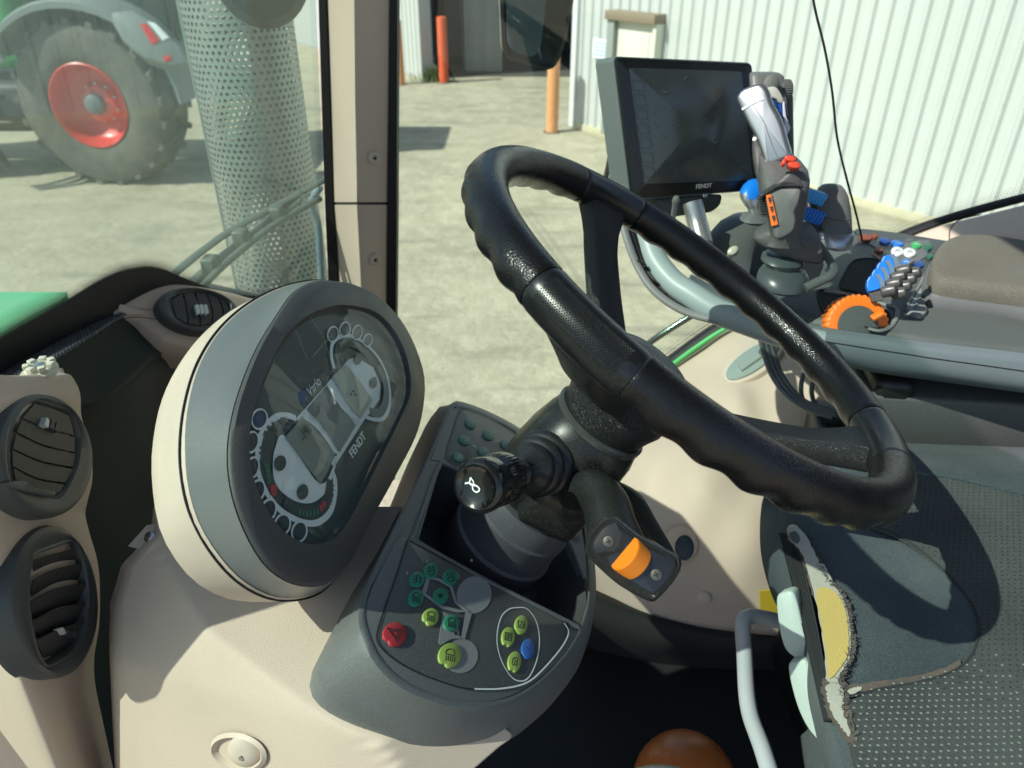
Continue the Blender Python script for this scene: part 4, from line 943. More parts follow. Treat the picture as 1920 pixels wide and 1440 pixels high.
for i, a in enumerate(A_):
    b = A_[(i+1) % 3]+(2*math.pi if i == 2 else 0)
    j = rim_seg('rim_joint', a-half, a+half, jm, False, RT*.985)
    # woven inlay: small studs on the driver's side
    V = []; Fs = []
    for r_ in range(34):
        for q in range(16):
            aa = a-half*.80+(half*1.6)*(r_+.5*(q % 2))/34; t = math.radians(100+q*9.5) if True else 0
            out_ = e1*math.cos(aa)+e2*math.sin(aa); c = wpt(aa)+(out_*-math.cos(t)*-1*math.cos(0)*.0)+Vector()
            for ss in (1,):
                t2 = math.radians(-6+q*4.6); d = out_*math.cos(t2)+wn*math.sin(t2); tv = out_*-math.sin(t2)+wn*math.cos(t2); lv = wn.cross(out_)
                p = wpt(aa)+d*(RT*.985*(1+.05*max(0, math.sin(t2))**4)+.0004); k = len(V)
                V += [p-lv*.0011-d*.0006, p-tv*.0008-d*.0006, p+lv*.0011-d*.0006, p+tv*.0008-d*.0006, p+d*.0002]
                Fs += [(k, k+1, k+4), (k+1, k+2, k+4), (k+2, k+3, k+4), (k+3, k, k+4)]
    o = raw('woven_studs', V, Fs, jm, j, False); o['kind'] = 'stuff'
    rim_seg('rim_grip', a+half+gap, b-half-gap, leather, True)
# spokes, dished down to the hub
sm_ = mat('spoke_textured', (.013, .015, .017), .36, bump=.6, bscale=900, kind='voronoi', bdist=.0005, dust=.06)
for a in A_:
    out_ = e1*math.cos(a)+e2*math.sin(a); sd = wn.cross(out_); path = []
    for (r, h, wd, th) in ((.204, -.006, .030, .011), (.190, -.014, .024, .013), (.172, -.027, .0175, .0125), (.150, -.041, .0160, .012), (.110, -.061, .0160, .012), (.075, -.077, .0170, .012), (.050, -.088, .020, .010), (.028, -.097, .022, .008)):
        path.append((wc0+out_*r+wn*h, wd, th))
    k = len(path); loops = []
    P_ = cr([p for p, _, _ in path], 36); 
    for i in range(36):
        f = i/35*(k-1); j = min(int(f), k-2); g = f-j; wd = path[j][1]*(1-g)+path[j+1][1]*g; th = path[j][2]*(1-g)+path[j+1][2]*g
        t = (P_[min(35, i+1)]-P_[max(0, i-1)]).normalized(); nn = sd.cross(t).normalized()
        if nn.dot(wn) < 0: nn = -nn
        lp_ = []
        for q in range(20):
            u = 2*math.pi*q/20; c_, s_ = math.cos(u), math.sin(u)
            lp_.append(P_[i]+sd*wd*(abs(c_)**.35)*(1 if c_ > 0 else -1)+nn*th*(abs(s_)**.6)*(1 if s_ > 0 else -1))
        loops.append(lp_)
    loft('spoke', loops, sm_, sw_, True, True, sharp=45)
hubm = mat('hub_textured', (.012, .014, .015), .4, bump=.8, bscale=700, kind='voronoi', bdist=.0006, dust=.04)
hb = lathe('hub', [(.012, -.066), (.040, -.067), (.046, -.074), (.047, -.088), (.050, -.100), (.050, -.106), (.046, -.116), (.043, -.126), (.041, -.130)], wc0, wn, hubm, sw_, 56)
lathe('hub_cap', [(.043, -.066), (.0425, -.060), (.038, -.0565), (.02, -.054), (.001, -.0535)], wc0, wn, mat('hub_cap_gloss_grey', (.21, .23, .21), .42, bump=.1, bscale=600, bdist=.0003, dust=.3), sw_, 48)  # paler than the hub: the sun gloss on its top is put into the colour
lathe('hub_ring', [(.0445, -.129), (.0465, -.131), (.0465, -.135), (.044, -.137)], wc0, wn, mat('ring_satin', (.05, .055, .05), .25), hb, 56)
# ============================================================ STEERING COLUMN
sc_ = thing('steering_column', 'dark steering column head with ribbed collar rising from the grey console', 'steering column', wc0-wn*.33)
def colpt(s, a, r): return wc0-wn*s+(e1*math.cos(a)+e2*math.sin(a))*r
colm = mat('column_dark_plastic', (.010, .012, .011), .34, bump=.3, bscale=900, bdist=.0003, dust=.14, rvar=.08)
def boxy(a, k): c_, s_ = abs(math.cos(a)), abs(math.sin(a)); return 1/((c_**k+s_**k)**(1/k))
Lc = []
for (s, r, k, sh) in ((.132, .040, 2, 0), (.137, .045, 2, 0), (.150, .048, 2.3, 0), (.175, .050, 2.8, .002), (.205, .050, 3.2, .004), (.222, .049, 3.2, .005), (.236, .044, 3, .006), (.246, .034, 2.5, .006)):
    Lc.append([colpt(s, 2*math.pi*q/56, r*boxy(2*math.pi*q/56+.2, k))+e2*sh for q in range(56)])
loft('column_head', Lc, colm, sc_, True, True, sharp=40)
box('head_under_cover', wc0-wn*.212-e1*.018+e2*.0, (.06, .085, .05), colm, sc_, rotm(e2, wn), bev=.012, seg=3)
gm = mat('collar_rubber', (.055, .058, .066), .5, bump=.2, bscale=700, bdist=.0003, dust=.15)
cc = wc0-wn*.24
prof = [(.040, .0), (.049, -.004), (.051, -.012), (.0515, -.026), (.0535, -.028), (.0535, -.031), (.0525, -.033), (.054, -.060), (.0565, -.063), (.0565, -.067), (.055, -.070), (.055, -.098), (.050, -.106), (.040, -.112)]
lathe('ribbed_collar', prof, cc, wn, gm, sc_, 72, sharp=35, rmod=lambda a, h: 1+(.006*math.cos(a*44) if -.058 < h < -.036 else 0)+0*a)
pedp = tp
ped = []
for (s, r, k, dx) in ((.325, .054, 2, 0), (.345, .054, 2.2, .0), (.375, .060, 2.6, .004), (.40, .062, 3, .008), (.43, .060, 3, .010)):
    ped.append([colpt(s, 2*math.pi*q/48, r*boxy(2*math.pi*q/48+.3, k))+e2*dx for q in range(48)])
loft('column_pedestal', ped, mat('pedestal_grey', (.060, .062, .064), .5, bump=.2, bscale=1000, bdist=.0003, dust=.2), sc_, True, True, sharp=40)
# ============================================================ LEFT STALK WITH HORN BUTTON
kf = at(893, 913, .565); kb = at(1040, 862, .70); kx = (kf-kb).normalized()
st = thing('control_stalk', 'black control stalk with knurled round knob and white horn symbol on its end', 'lever', kb)
def kp(h): return kb+kx*h
LK = (kf-kb).length
bel = mat('bellows_rubber', (.014, .016, .017), .33, bump=.1, bscale=400, bdist=.0003, dust=.08)
pr_ = []
for i, r in enumerate((.036, .034, .031, .027, .023)):
    h0 = .0+i*.0125; pr_ += [(r-.006, h0), (r, h0+.003), (r+.0005, h0+.006), (r-.003, h0+.010)]
pr_ += [(.014, .064), (.0095, .070), (.008, .078)]
lathe('bellows', pr_, kb, kx, bel, st, 56, cap0=False, sharp=60)
lathe('stalk_rod', [(.008, .06), (.008, LK-.03)], kb, kx, black, st, 24)
lathe('washer', [(.013, .076), (.013, .080), (.009, .084)], kb, kx, bel, st, 32)
kn = lathe('knob', [(.010, LK-.050), (.0205, LK-.047), (.0212, LK-.044), (.0212, LK-.026), (.0200, LK-.0245), (.0203, LK-.020), (.0215, LK-.010), (.0215, LK-.004), (.0200, LK-.0008), (.0175, LK+.0006), (.0162, LK-.0006)], kb, kx, mat('knob_black', (.010, .011, .011), .22, coat=.3), st, 160, sharp=50,
    rmod=lambda a, h: 1-(.022*(.5+.5*math.cos(a*40)) if LK-.0455 < h < LK-.025 else 0))
lathe('knob_pearl', [(.0045, -.001), (.004, .0008), (.001, .0016)], kp(LK-.036)+((-Vector((0,0,1)))-kx*(-kx.z)).normalized()*.006+Vector((.0195, 0, .004)), Vector((.9, -.3, .1)), mat('dirty_cream', (.33, .30, .22), .5), kn, 20)
hbn = lathe('horn_button', [(.0160, LK-.002), (.0158, LK+.0006), (.013, LK-.0006), (.008, LK-.0022), (.001, LK-.0028)], kb, kx, gloss, kn, 56)
hp = Plane(kx, p=kp(LK-.0005))
def kt(x, y): return (x/3+800, y/3+680)
hw_ = mat('horn_white', (.75, .80, .78), .3)
ribbon('horn_symbol', [kt(*p) for p in [(215, 680), (236, 676), (252, 690)]], hp, .0013, hw_, hbn, off=.0006)
ribbon('horn_symbol', [kt(*p) for p in [(246, 645), (240, 678), (268, 690), (262, 668), (246, 645)]], hp, .0011, hw_, hbn, off=.0008, smooth=False)
ribbon('horn_symbol', [kt(*p) for p in [(262, 685), (290, 700), (296, 718), (280, 728), (262, 716), (258, 698)]], hp, .0012, hw_, hbn, off=.001, closed=True)
# ============================================================ RIGHT LEVER WITH ORANGE THUMBWHEEL
lf = Plane((-.18, -.72, .66), p=at(1188, 1045, .555))
lv = thing('shuttle_lever', 'black curved lever beside the column with an orange thumbwheel in its end plate', 'lever', at(1120, 930, .64))
lvm = mat('lever_black', (.013, .015, .014), .40, bump=.3, bscale=900, bdist=.0003, dust=.12)
tube('arm', [at(1050, 935, .69), at(1075, 925, .675), at(1110, 920, .655), at(1135, 945, .635), at(1146, 985, .615), at(1158, 1030, .60)], [.012, .016, .019, .020, .021, .024], lvm, lv, seg=24)
tube('arm_guard', [at(1145, 905, .68), at(1185, 935, .665), at(1215, 985, .65), at(1250, 1040, .635), at(1262, 1075, .63)], [.006, .010, .010, .008, .008], mat('olive_black_plastic', (.035, .037, .030), .4), lv, flat=.5)
ol = [kt(*p) for p in [(905, 985), (920, 950), (985, 880), (1045, 862), (1075, 872), (1200, 970), (1330, 1040), (1420, 1090), (1432, 1150), (1390, 1230), (1320, 1310), (1270, 1345), (1200, 1320), (1080, 1250), (985, 1170), (915, 1100), (890, 1050)]]
Lo = pxloop(ol, lf, 0, 80)
ax_ = (at(1215, 965, .66)-at(1188, 1045, .56))
hsg = loft('lever_head', [inset(Lo, lf, .0035), [p+lf.n*.0012 for p in inset(Lo, lf, .002)], [p-lf.n*.001 for p in Lo], [p-lf.n*.010 for p in Lo], [p-lf.n*.022+(sum(Lo, Vector())/80-p)*.06 for p in Lo], [p-lf.n*.050+(sum(Lo, Vector())/80-p)*.34+Vector((-.004, 0, .012)) for p in Lo], [p-lf.n*.064+(sum(Lo, Vector())/80-p)*.7+Vector((-.004, 0, .016)) for p in Lo]], mat('lever_gloss', (.022, .022, .021), .25, coat=.3, dust=.1), lv, True, True, sharp=50)
il = [kt(*p) for p in [(935, 1010), (990, 930), (1050, 898), (1080, 905), (1200, 1000), (1320, 1060), (1385, 1105), (1395, 1150), (1360, 1215), (1290, 1290), (1250, 1290), (1120, 1210), (1000, 1120), (940, 1060)]]
fp = slab('end_plate', pxloop(il, lf, .0024, 70), lf.off(.0024), .002, mat('glossy_end_plate', (.014, .013, .012), .16, coat=.5, rvar=.08), hsg, .0006)
ribbon('plate_groove', il, lf, .0010, mat('groove_black', (.003, .003, .003), .4), fp, off=.0028, closed=True)
for (x, y) in ((1024, 1006), (1292, 1193)):
    s1 = lathe('screw', [(.0042, 0), (.0040, .0008), (.0030, .001)], lf.hit(*kt(x, y), .0024), lf.n, mat('screw_nickel', (.13, .12, .10), .4, metal=.8), fp, 20)
    for a in (.5, 2.07):
        c = lf.hit(*kt(x, y), .0036); u = (Vector((0, 0, 1))-lf.n*lf.n.z).normalized(); v = lf.n.cross(u); d = u*math.cos(a)+v*math.sin(a); e = lf.n.cross(d)
        raw('screw_slot', [c-d*.0024-e*.0004, c+d*.0024-e*.0004, c+d*.0024+e*.0004, c-d*.0024+e*.0004], [(0, 1, 2, 3)], seal, s1, False)
# thumbwheel: half disc standing proud of the plate
wa = lf.hit(*kt(1085, 1175), .003); wb = lf.hit(*kt(1205, 1022), .003); wcx = (wa+wb)/2
wax = (lf.hit(*kt(1160, 1100), .003)-lf.hit(*kt(1250, 1165), .003)).normalized(); rr_ = (wb-wa).length/2
wax = (wax-(wb-wa).normalized()*wax.dot((wb-wa).normalized())).normalized()
wax = (wax*.80+(Vector((0, 0, H))-wcx).normalized()*.52).normalized()
thick = .0145
tw_ = lathe('thumbwheel', [(rr_*.95, thick/2), (rr_, thick/2-.001), (rr_, -thick/2+.001), (rr_*.95, -thick/2)], wcx-lf.n*rr_*.25, wax, mat('thumbwheel_orange', (.80, .22, .01), .35, bump=.05, bscale=200), fp, 120, sharp=30, rmod=lambda a, h: 1.12*(1+.008*math.cos(a*60)))
gv = []
for h in (-.0045, -.0025, -.0005, .0015, .0035):
    lathe('wheel_groove', [(rr_*1.122, h-.0002), (rr_*1.130, h), (rr_*1.122, h+.0002)], wcx-lf.n*rr_*.25, wax, mat('worn_orange', (.50, .17, .04), .5), tw_, 60, cap0=False, cap1=False)
slab('wheel_mark', pxloop([kt(*p) for p in [(1105, 1100), (1130, 1062), (1150, 1075), (1125, 1112)]], lf, .0032, 4, False), lf.off(.0032), .001, steel, fp)
lathe('lever_boot', [(.020, 0), (.026, .01), (.024, .02), (.018, .03)], at(1062, 932, .70), (at(1110, 920, .655)-at(1050, 935, .69)), bel, lv, 32)
# ============================================================ FRONT DASH WITH AIR VENTS
dsh = thing('dashboard', 'beige and black front dash with round air vents below the windscreen at the left', 'dashboard', rel((-.5, .6, -.6)))
def xr(rows, nu=None): return [[hx(px, py, x) for (px, py, x) in r] for r in rows]
ribm = mat('ribbed_dash_cloth', (.075, .085, .10), .5, bump=.15, bscale=500, bdist=.0004)
# dark ribbed top strip, ribs as geometry
def ribs(p, u, v): return p+Vector((0, 0, .0007*math.sin(u*900)))
patch('top_strip', xr([[(-60, 740, -.60), (0, 690, -.60), (100, 626, -.60), (200, 566, -.60), (270, 530, -.60), (340, 522, -.595), (420, 537, -.59), (520, 560, -.58)],
                       [(-60, 760, -.56), (0, 712, -.56), (100, 648, -.56), (205, 583, -.56), (280, 544, -.56), (345, 533, -.555), (425, 546, -.55), (520, 570, -.54)],
                       [(-60, 790, -.53), (0, 735, -.53), (100, 672, -.53), (215, 598, -.53), (290, 558, -.53), (350, 545, -.53), (430, 556, -.53), (520, 585, -.52)]]), ribm, dsh, 500, 12, th=.004, fn=ribs)
dk = mat('dash_dark_panel', (.028, .036, .033), .72, spec=.2, bump=.2, bscale=900, bdist=.0003, dust=.06, var=.2, vscale=4)
patch('inset_panel', xr([[(60, 715, -.535), (120, 664, -.535), (225, 592, -.535), (300, 590, -.53), (400, 600, -.53), (480, 610, -.53)],
                         [(90, 740, -.525), (150, 696, -.525), (240, 625, -.525), (310, 612, -.52), (400, 625, -.52), (480, 640, -.52)],
                         [(118, 750, -.513), (178, 744, -.507), (232, 706, -.502), (298, 656, -.502), (400, 643, -.502), (480, 658, -.502)],
                         [(120, 760, -.512), (180, 753, -.505), (235, 715, -.50), (300, 664, -.50), (400, 650, -.50), (480, 665, -.50)],
                         [(121, 768, -.514), (181, 760, -.508), (236, 722, -.503), (301, 670, -.503), (401, 656, -.503), (480, 670, -.503)],
                         [(120, 800, -.520), (176, 775, -.512), (240, 735, -.505), (310, 685, -.505), (400, 680, -.50), (480, 700, -.50)],
                         [(110, 900, -.545), (165, 850, -.535), (240, 800, -.53), (310, 760, -.53), (400, 760, -.53), (480, 780, -.53)],
                         [(110, 1000, -.55), (180, 960, -.545), (240, 930, -.545), (310, 900, -.54), (400, 880, -.54), (480, 880, -.54)],
                         [(110, 1100, -.56), (180, 1080, -.555), (240, 1050, -.55), (310, 1020, -.55), (400, 1000, -.55), (480, 1000, -.55)],
                         [(110, 1500, -.58), (180, 1500, -.575), (240, 1500, -.57), (310, 1500, -.57), (400, 1500, -.57), (480, 1500, -.57)]]), dk, dsh, 70, 160, th=.004)
lidp = Plane((.55, -.1, .83), p=hx(230, 640, -.518))
ribbon('lid_line', [(128, 668), (225, 600), (300, 598)], lidp, .0015, seal, dsh, off=.012)
# left beige column carrying two vents: rows run from far left round to the right edge and back into the dash
def crease(py): return -22 if py < 990 else (-22+(py-990)*.16 if py < 1250 else 20+(py-1250)*.40)
def edge_row(py, e, xo=0.0):
    c = crease(py); m_ = max(c+40, (c+e)/2)
    return [(c-260, py, -.66+xo), (c-120, py, -.53+xo), (c-40, py, -.446+xo), (c-4, py, -.412+xo), (c+22, py, -.402+xo), (m_, py, -.403+xo), (max(m_+20, e-45), py, -.408+xo), (e-16, py, -.416+xo), (e-3, py, -.432+xo), (e, py, -.455+xo), (e-4, py, -.53+xo)]
rowsL = [[(px, py-10, x-.10) for px, py, x in edge_row(710, 118)], [(px, py, x-.045) for px, py, x in edge_row(698, 122)], edge_row(704, 133, -.018), edge_row(725, 146, -.006), edge_row(745, 151), edge_row(775, 152), edge_row(800, 158), edge_row(850, 171), edge_row(900, 173), edge_row(940, 164), edge_row(965, 160), edge_row(1000, 168), edge_row(1050, 182), edge_row(1100, 187), edge_row(1170, 186), edge_row(1230, 177), edge_row(1280, 178), edge_row(1340, 190), edge_row(1400, 203), edge_row(1450, 214), edge_row(1560, 240)]
rowsL[1] = [(px, 700 if px > 0 else 760, x) for px, py, x in rowsL[1]]; rowsL[0] = [(px, 690 if px > 0 else 750, x) for px, py, x in rowsL[0]]
col_ = patch('vent_column', xr(rowsL), beige, dsh, 80, 220, th=.004)
def vent(cx_, cy_, a, b, rot, pl_n, x0, opening, slats, name_l, clos, ring_m=mat('vent_bezel', (.072, .078, .076), .42, bump=.2, bscale=1200, kind='voronoi', bdist=.0002, var=.2, rvar=.06)):
    q = Plane(pl_n, p=hx(cx_, cy_, x0)); P = byangle(pxloop(ell(cx_, cy_, a, b, rot, 40), q, 0, 160), 96, q, q.hit(cx_, cy_))
    O = byangle(pxloop(opening, q, -.001, 200, True), 96, q, q.hit(cx_, cy_))
    c = q.hit(cx_, cy_)
    r_ = loft('air_vent', [[p-q.n*.022 for p in P], [p-q.n*.004 for p in P], inset(P, q, .001), [p+q.n*.002 for p in inset(P, q, .004)], [p+q.n*.0022 for p in mixl(P, O, .5)], [p+q.n*.0008 for p in inset(O, q, -.0035)], [p+q.n*.0018 for p in inset(O, q, -.0015)], O, [p-q.n*.022 for p in O]], ring_m, dsh, True, False, label=name_l, sharp=40)
    slab('vent_back', [p-q.n*.020 for p in inset(O, q, -.001)], q, .003, seal, r_)
    for i, (t0, t1, t2, b0, b1, b2) in enumerate(slats):
        off0, off1 = clos
        top = cr([q.hit(*p, off0) for p in (t0, t1, t2)], 12); bot = cr([q.hit(*p, off1) for p in (b0, b1, b2)], 12)
        V = top+bot; o = raw('vent_slat', V, [(k, k+1, 13+k, 12+k) for k in range(11)], mat('slat_dark_grey', (.040, .042, .041), .5, bump=.2, bscale=1200, bdist=.0002, dust=.2), r_, False)
        md = o.modifiers.new('thickness', 'SOLIDIFY'); md.thickness = .0014; md.offset = -1
    return q, r_
op1 = [(62, 755), (95, 764), (130, 777), (147, 813), (147, 840), (143, 868), (132, 897), (122, 915), (108, 928), (88, 926), (70, 920), (45, 912), (23, 902), (18, 880), (16, 850), (19, 815), (28, 790), (42, 768)]
s1 = [((62, 757), (95, 766), (128, 780), (39, 784), (85, 802), (136, 816)), ((38, 788), (84, 806), (137, 820), (28, 810), (80, 834), (138, 848)), ((27, 814), (79, 838), (138, 851), (21, 841), (75, 864), (136, 876)), ((20, 845), (74, 868), (135, 880), (21, 874), (68, 896), (120, 905)), ((22, 878), (66, 900), (118, 909), (26, 900), (60, 916), (108, 925))]
v1q, v1 = vent(85, 855, 88, 117, -6, (.99, .13, .05), -.394, op1, s1, 'upper round vent with closed slats', (-.003, -.0035))
tbx = slab('vent_tab', pxloop([(17, 904), (50, 902), (62, 912), (104, 922), (100, 930), (70, 925), (30, 915)], v1q, .004, 40), v1q.off(.004), .006, mat('tab_grey', (.09, .10, .10), .45), v1, .001)
for k in range(7): ribbon('tab_rib', [(52+k*7, 905+k*1.5), (56+k*7, 922+k)], v1q, .0014, greyd, tbx, off=.0052, smooth=False)
for k, (x, y) in enumerate(((88, 790), (98, 794), (107, 799))):
    slab('flow_mark', pxloop([(x-4, y+6), (x, y-8), (x+5, y-2), (x+3, y+12)], v1q, .0028, 4, False), v1q.off(.0028), .006, white_print if k == 0 else greyd, v1)
op2 = [(66, 1041), (100, 1028), (134, 1017), (146, 1030), (156, 1060), (162, 1095), (163, 1120), (160, 1160), (152, 1195), (139, 1214), (115, 1232), (88, 1244), (76, 1230), (67, 1205), (59, 1170), (54, 1130), (54, 1090), (58, 1060)]
s2 = [((64, 1050), (95, 1040), (136, 1030), (58, 1080), (95, 1066), (144, 1056)), ((60, 1088), (100, 1068), (150, 1056), (55, 1122), (95, 1105), (152, 1090)), ((56, 1128), (100, 1105), (158, 1092), (56, 1162), (98, 1146), (156, 1128)), ((57, 1166), (100, 1145), (158, 1128), (62, 1196), (104, 1180), (152, 1164)), ((65, 1200), (104, 1182), (157, 1164), (80, 1232), (112, 1222), (140, 1200))]
v2q, v2 = vent(102, 1128, 81, 144, -3, (.99, .13, .02), -.394, op2, s2, 'lower tall oval vent with open slats', (-.002, -.011))
for k in range(3): slab('flow_mark', pxloop([(108+k*11, 1180+k*4), (118+k*11, 1176+k*3), (126+k*10, 1186+k*3), (120+k*10, 1190+k*3)], v2q, .001, 4, False), v2q.off(.001), .004, white_print if k == 0 else greyd, v2)
for k in range(9): ribbon('slat_rib', [(80+k*7, 1044-k*1.8), (82+k*7, 1056-k*1.8)], v2q, .001, greyd, v2, off=.0, smooth=False)
# cream toothed cap standing on the column
cb = hx(80, 700, -.43)
cap = thing('toothed_cap', 'small cream toothed plastic cap on top of the left beige vent column', 'cap', cb)
crm = mat('cream_plastic', (.62, .60, .48), .45, bump=.05, bscale=300)
lathe('cap_base', [(.010, .0), (.0135, .002), (.014, .006), (.012, .008)], cb, (.15, -.1, 1), crm, cap, 28)
for k in range(7):
    a = k*2*math.pi/7; c = cb+Vector((.0105*math.cos(a), .0105*math.sin(a), .009)); box('cap_tooth', c, (.0055, .006, .005), crm, cap, Matrix.Rotation(a, 3, 'Z'), bev=.0006)
lathe('cap_core', [(.006, .006), (.005, .010), (.002, .011)], cb, (0, 0, 1), silver, cap, 16)
# beige housing of the upper vent by the pillar
hq = Plane((.72, -.18, .67), p=hx(370, 590, -.47))
ho = [(214, 582), (235, 562), (262, 545), (296, 532), (345, 530), (410, 540), (460, 552), (520, 575), (520, 640), (440, 668), (395, 660), (345, 648), (312, 640), (298, 630), (280, 615), (262, 600)]
Ph = pxloop(ho, hq, 0, 90)
loft('vent_housing', [inset(Ph, hq, .016), [p-hq.n*.0015 for p in inset(Ph, hq, .008)], [p-hq.n*.006 for p in Ph], [p-hq.n*.028 for p in inset(Ph, hq, -.004)], [p-hq.n*.06 for p in Ph]], beige, dsh, True, True, sharp=60)
op3 = [(322, 560), (345, 548), (375, 545), (405, 552), (428, 566), (432, 582), (420, 598), (395, 610), (370, 612), (345, 606), (328, 590)]
s3 = [((322, 562), (326, 578), (332, 596), (342, 550), (348, 578), (352, 606)), ((345, 549), (351, 578), (355, 607), (364, 547), (373, 578), (374, 610)), ((367, 547), (376, 578), (377, 610), (386, 549), (396, 580), (396, 607)), ((389, 550), (399, 580), (399, 606), (408, 556), (417, 582), (414, 598)), ((411, 558), (420, 582), (417, 597), (424, 566), (430, 582), (424, 592))]
v3q, v3 = vent(373, 580, 77, 41, 10, (.72, -.18, .67), -.462, op3, s3, 'upper vent beside the instrument pod', (-.003, -.003))
ribbon('highlight_notch', [(318, 574), (312, 560), (330, 552)], v3q, .003, mat('notch_grey', (.10, .11, .11), .3), v3, off=.003)
for k in range(3): slab('flow_mark', pxloop([(366+k*8, 572), (372+k*8, 570), (376+k*8, 586), (370+k*8, 590)], v3q, .003, 4, False), v3q.off(.003), .004, white_print, v3)
# ============================================================ BEIGE COWL UNDER THE POD
cw2 = thing('column_cowl', 'large sculpted beige cowl below the instrument pod with a recessed screw', 'cowl', at(500, 1300, .62))
def pinv(p1, p2, p3):            # a flat facet through three sighted points: inverse distance is linear over the picture
    M_ = Matrix(((1, p1[0], p1[1]), (1, p2[0], p2[1]), (1, p3[0], p3[1]))); return M_.inverted() @ Vector((1/p1[2], 1/p2[2], 1/p3[2]))
_A, _B, _C = (300, 1270, .625), (392, 1190, .612), (620, 1358, .5705)
facets = [pinv(_A, _C, (370, 1440, .628)), pinv(_A, _B, _C), pinv(_B, _C, (560, 1120, .640)), pinv(_A, _B, (228, 1090, .672)), pinv(_A, (372, 1445, .628), (222, 1440, .690)), pinv((700, 1380, .563), (720, 1250, .580), (1010, 1380, .615)), pinv((620, 1358, .5700), (700, 1380, .5625), (700, 1480, .573))]
def cdepth(x, y):
    K = 260.0; q = [f[0]+f[1]*x+f[2]*y for f in facets]; m_ = min(q)
    return 1/(m_-math.log(sum(math.exp(-K*(v-m_)) for v in q))/K)
edgeL = [(950, 288), (1000, 282), (1060, 228), (1130, 207), (1180, 205), (1230, 205), (1272, 207), (1320, 209), (1380, 212), (1440, 215), (1560, 220)]
edgeR = {950: 770, 1000: 765, 1060: 760, 1130: 760, 1180: 770, 1230: 790, 1272: 830, 1320: 900, 1380: 960, 1440: 890, 1560: 700}
for py, xl in []:
    xr_ = edgeR[py]; r = [at(xl, py, cdepth(xl+30, py)+.09), at(xl+3, py, cdepth(xl+25, py)+.035), at(xl+10, py, cdepth(xl+22, py)+.010)]
    for k in range(1, 26):
        x = xl+(xr_-xl)*k/25; r.append(at(x, py, cdepth(x, py)+(.02 if k == 25 else 0)))
    rowsC.append(r)
def fill(rows):                    # more rows between, so that the facets keep their shape
    out = []
    for a in range(len(edgeL)-1):
        (y0, l0), (y1, l1) = edgeL[a], edgeL[a+1]; n = max(1, int((y1-y0)/16))
        for k in range(n):
            t = k/n; py = y0+(y1-y0)*t; xl = l0+(l1-l0)*t; xr_ = edgeR[y0]*(1-t)+edgeR[y1]*t
            r = [at(xl, py, cdepth(xl+30, py)+.09), at(xl+3, py, cdepth(xl+25, py)+.035), at(xl+10, py, cdepth(xl+22, py)+.010)]
            r += [at(xl+(xr_-xl)*q/50, py, cdepth(xl+(xr_-xl)*q/50, py)) for q in range(2, 51)]; out.append(r)
    return out
cshell = patch('cowl_shell', fill(None), beige, cw2, 160, 150, th=.004, sharp=80)
# recess with its round cap screw
_c, _n = on(cshell, 452, 1412, .0025); rq = Plane(_n, p=_c)
Pr = pxloop(ell(447, 1410, 46, 27, 12), rq, .0, 48); rc_ = sum(Pr, Vector())/48
loft('screw_recess', [inset(Pr, rq, -.004), [p+rq.n*.0025 for p in inset(Pr, rq, -.001)], Pr, [p-rq.n*.016 for p in inset(Pr, rq, .006)]], beige2, cw2, False, True, sharp=60)
sc1 = lathe('cap_screw', [(.0125, -.012), (.0135, -.002), (.0135, .001), (.011, .0035), (.004, .0045)], rq.hit(458, 1408, -.0), rq.n+Vector((.25, -.1, .1)), beige2, cw2, 40)
lathe('screw_socket', [(.0022, 0), (.0018, .0012)], rq.hit(452, 1421, .0045), rq.n, steel, sc1, 10)
br = slab('bracket_tab', [at(*p) for p in [(240, 1024, .69), (275, 985, .70), (330, 975, .70), (345, 1030, .69), (300, 1040, .685)]], Plane((-.1, -.6, .79), p=at(290, 1010, .69)), .006, beige2, cw2)
lathe('rivet', [(.006, 0), (.005, .003), (.002, .004)], at(283, 1008, .684), (-.1, -.6, .79), steel, br, 16)
# ============================================================ FLOOR THINGS
bc = at(1283, 1470, .96)
bt = thing('amber_beacon', 'glossy orange-brown ribbed dome standing on the dark floor at the bottom edge', 'beacon', bc)
am = mat('amber_dome', (.46, .13, .03), .36, coat=.2, var=.3, vscale=15, var_col=(.30, .07, .02), bump=.1, bscale=60)
pf = []
for i in range(15):
    t = i/14*math.pi/2; pf.append((.066*math.cos(t)+.0003, .02+.078*math.sin(t)))
lathe('lens', [(.060, -.05), (.066, .0)]+pf, bc-Vector((0, 0, .025)), (0, -.10, 1), am, bt, 120, rmod=lambda a, h: 1+.004*math.cos(a*40)*(1 if h < .085 else .3))
lathe('beacon_base', [(.060, -.09), (.070, -.085), (.070, -.05), (.062, -.045)], bc-Vector((0, 0, .025)), (0, 0, 1), black, bt, 48)
box('sun_blocker', rel((-.465, .425, -.28)), (.07, .16, .25), dk, dsh, bev=.02, seg=3)  # unseen block added out of view to cast the shadow on the cowl
tube('lens_rim', [at(1195, 1445, .90), at(1230, 1440, .885), at(1275, 1446, .88), at(1330, 1470, .89)], .004, mat('cream_rim', (.45, .40, .30), .4), bt)
# pale grey tubular handle by the seat
gh = tube('grab_handle', [at(1480, 1170, .86), at(1440, 1160, .85), at(1405, 1156, .84), at(1393, 1172, .83), at(1396, 1230, .81), at(1400, 1300, .78), at(1408, 1345, .76), at(1428, 1400, .73), at(1450, 1470, .70)], .0085, mat('pale_grey_tube', (.42, .44, .46), .38, var=.2, vscale=20), None, n=80, seg=20)
tag(gh, 'pale grey bent tube handle rising from the floor beside the seat', 'handle')
for v, (x, y) in enumerate(((1290, 1338), (1180, 1300))):
    pass
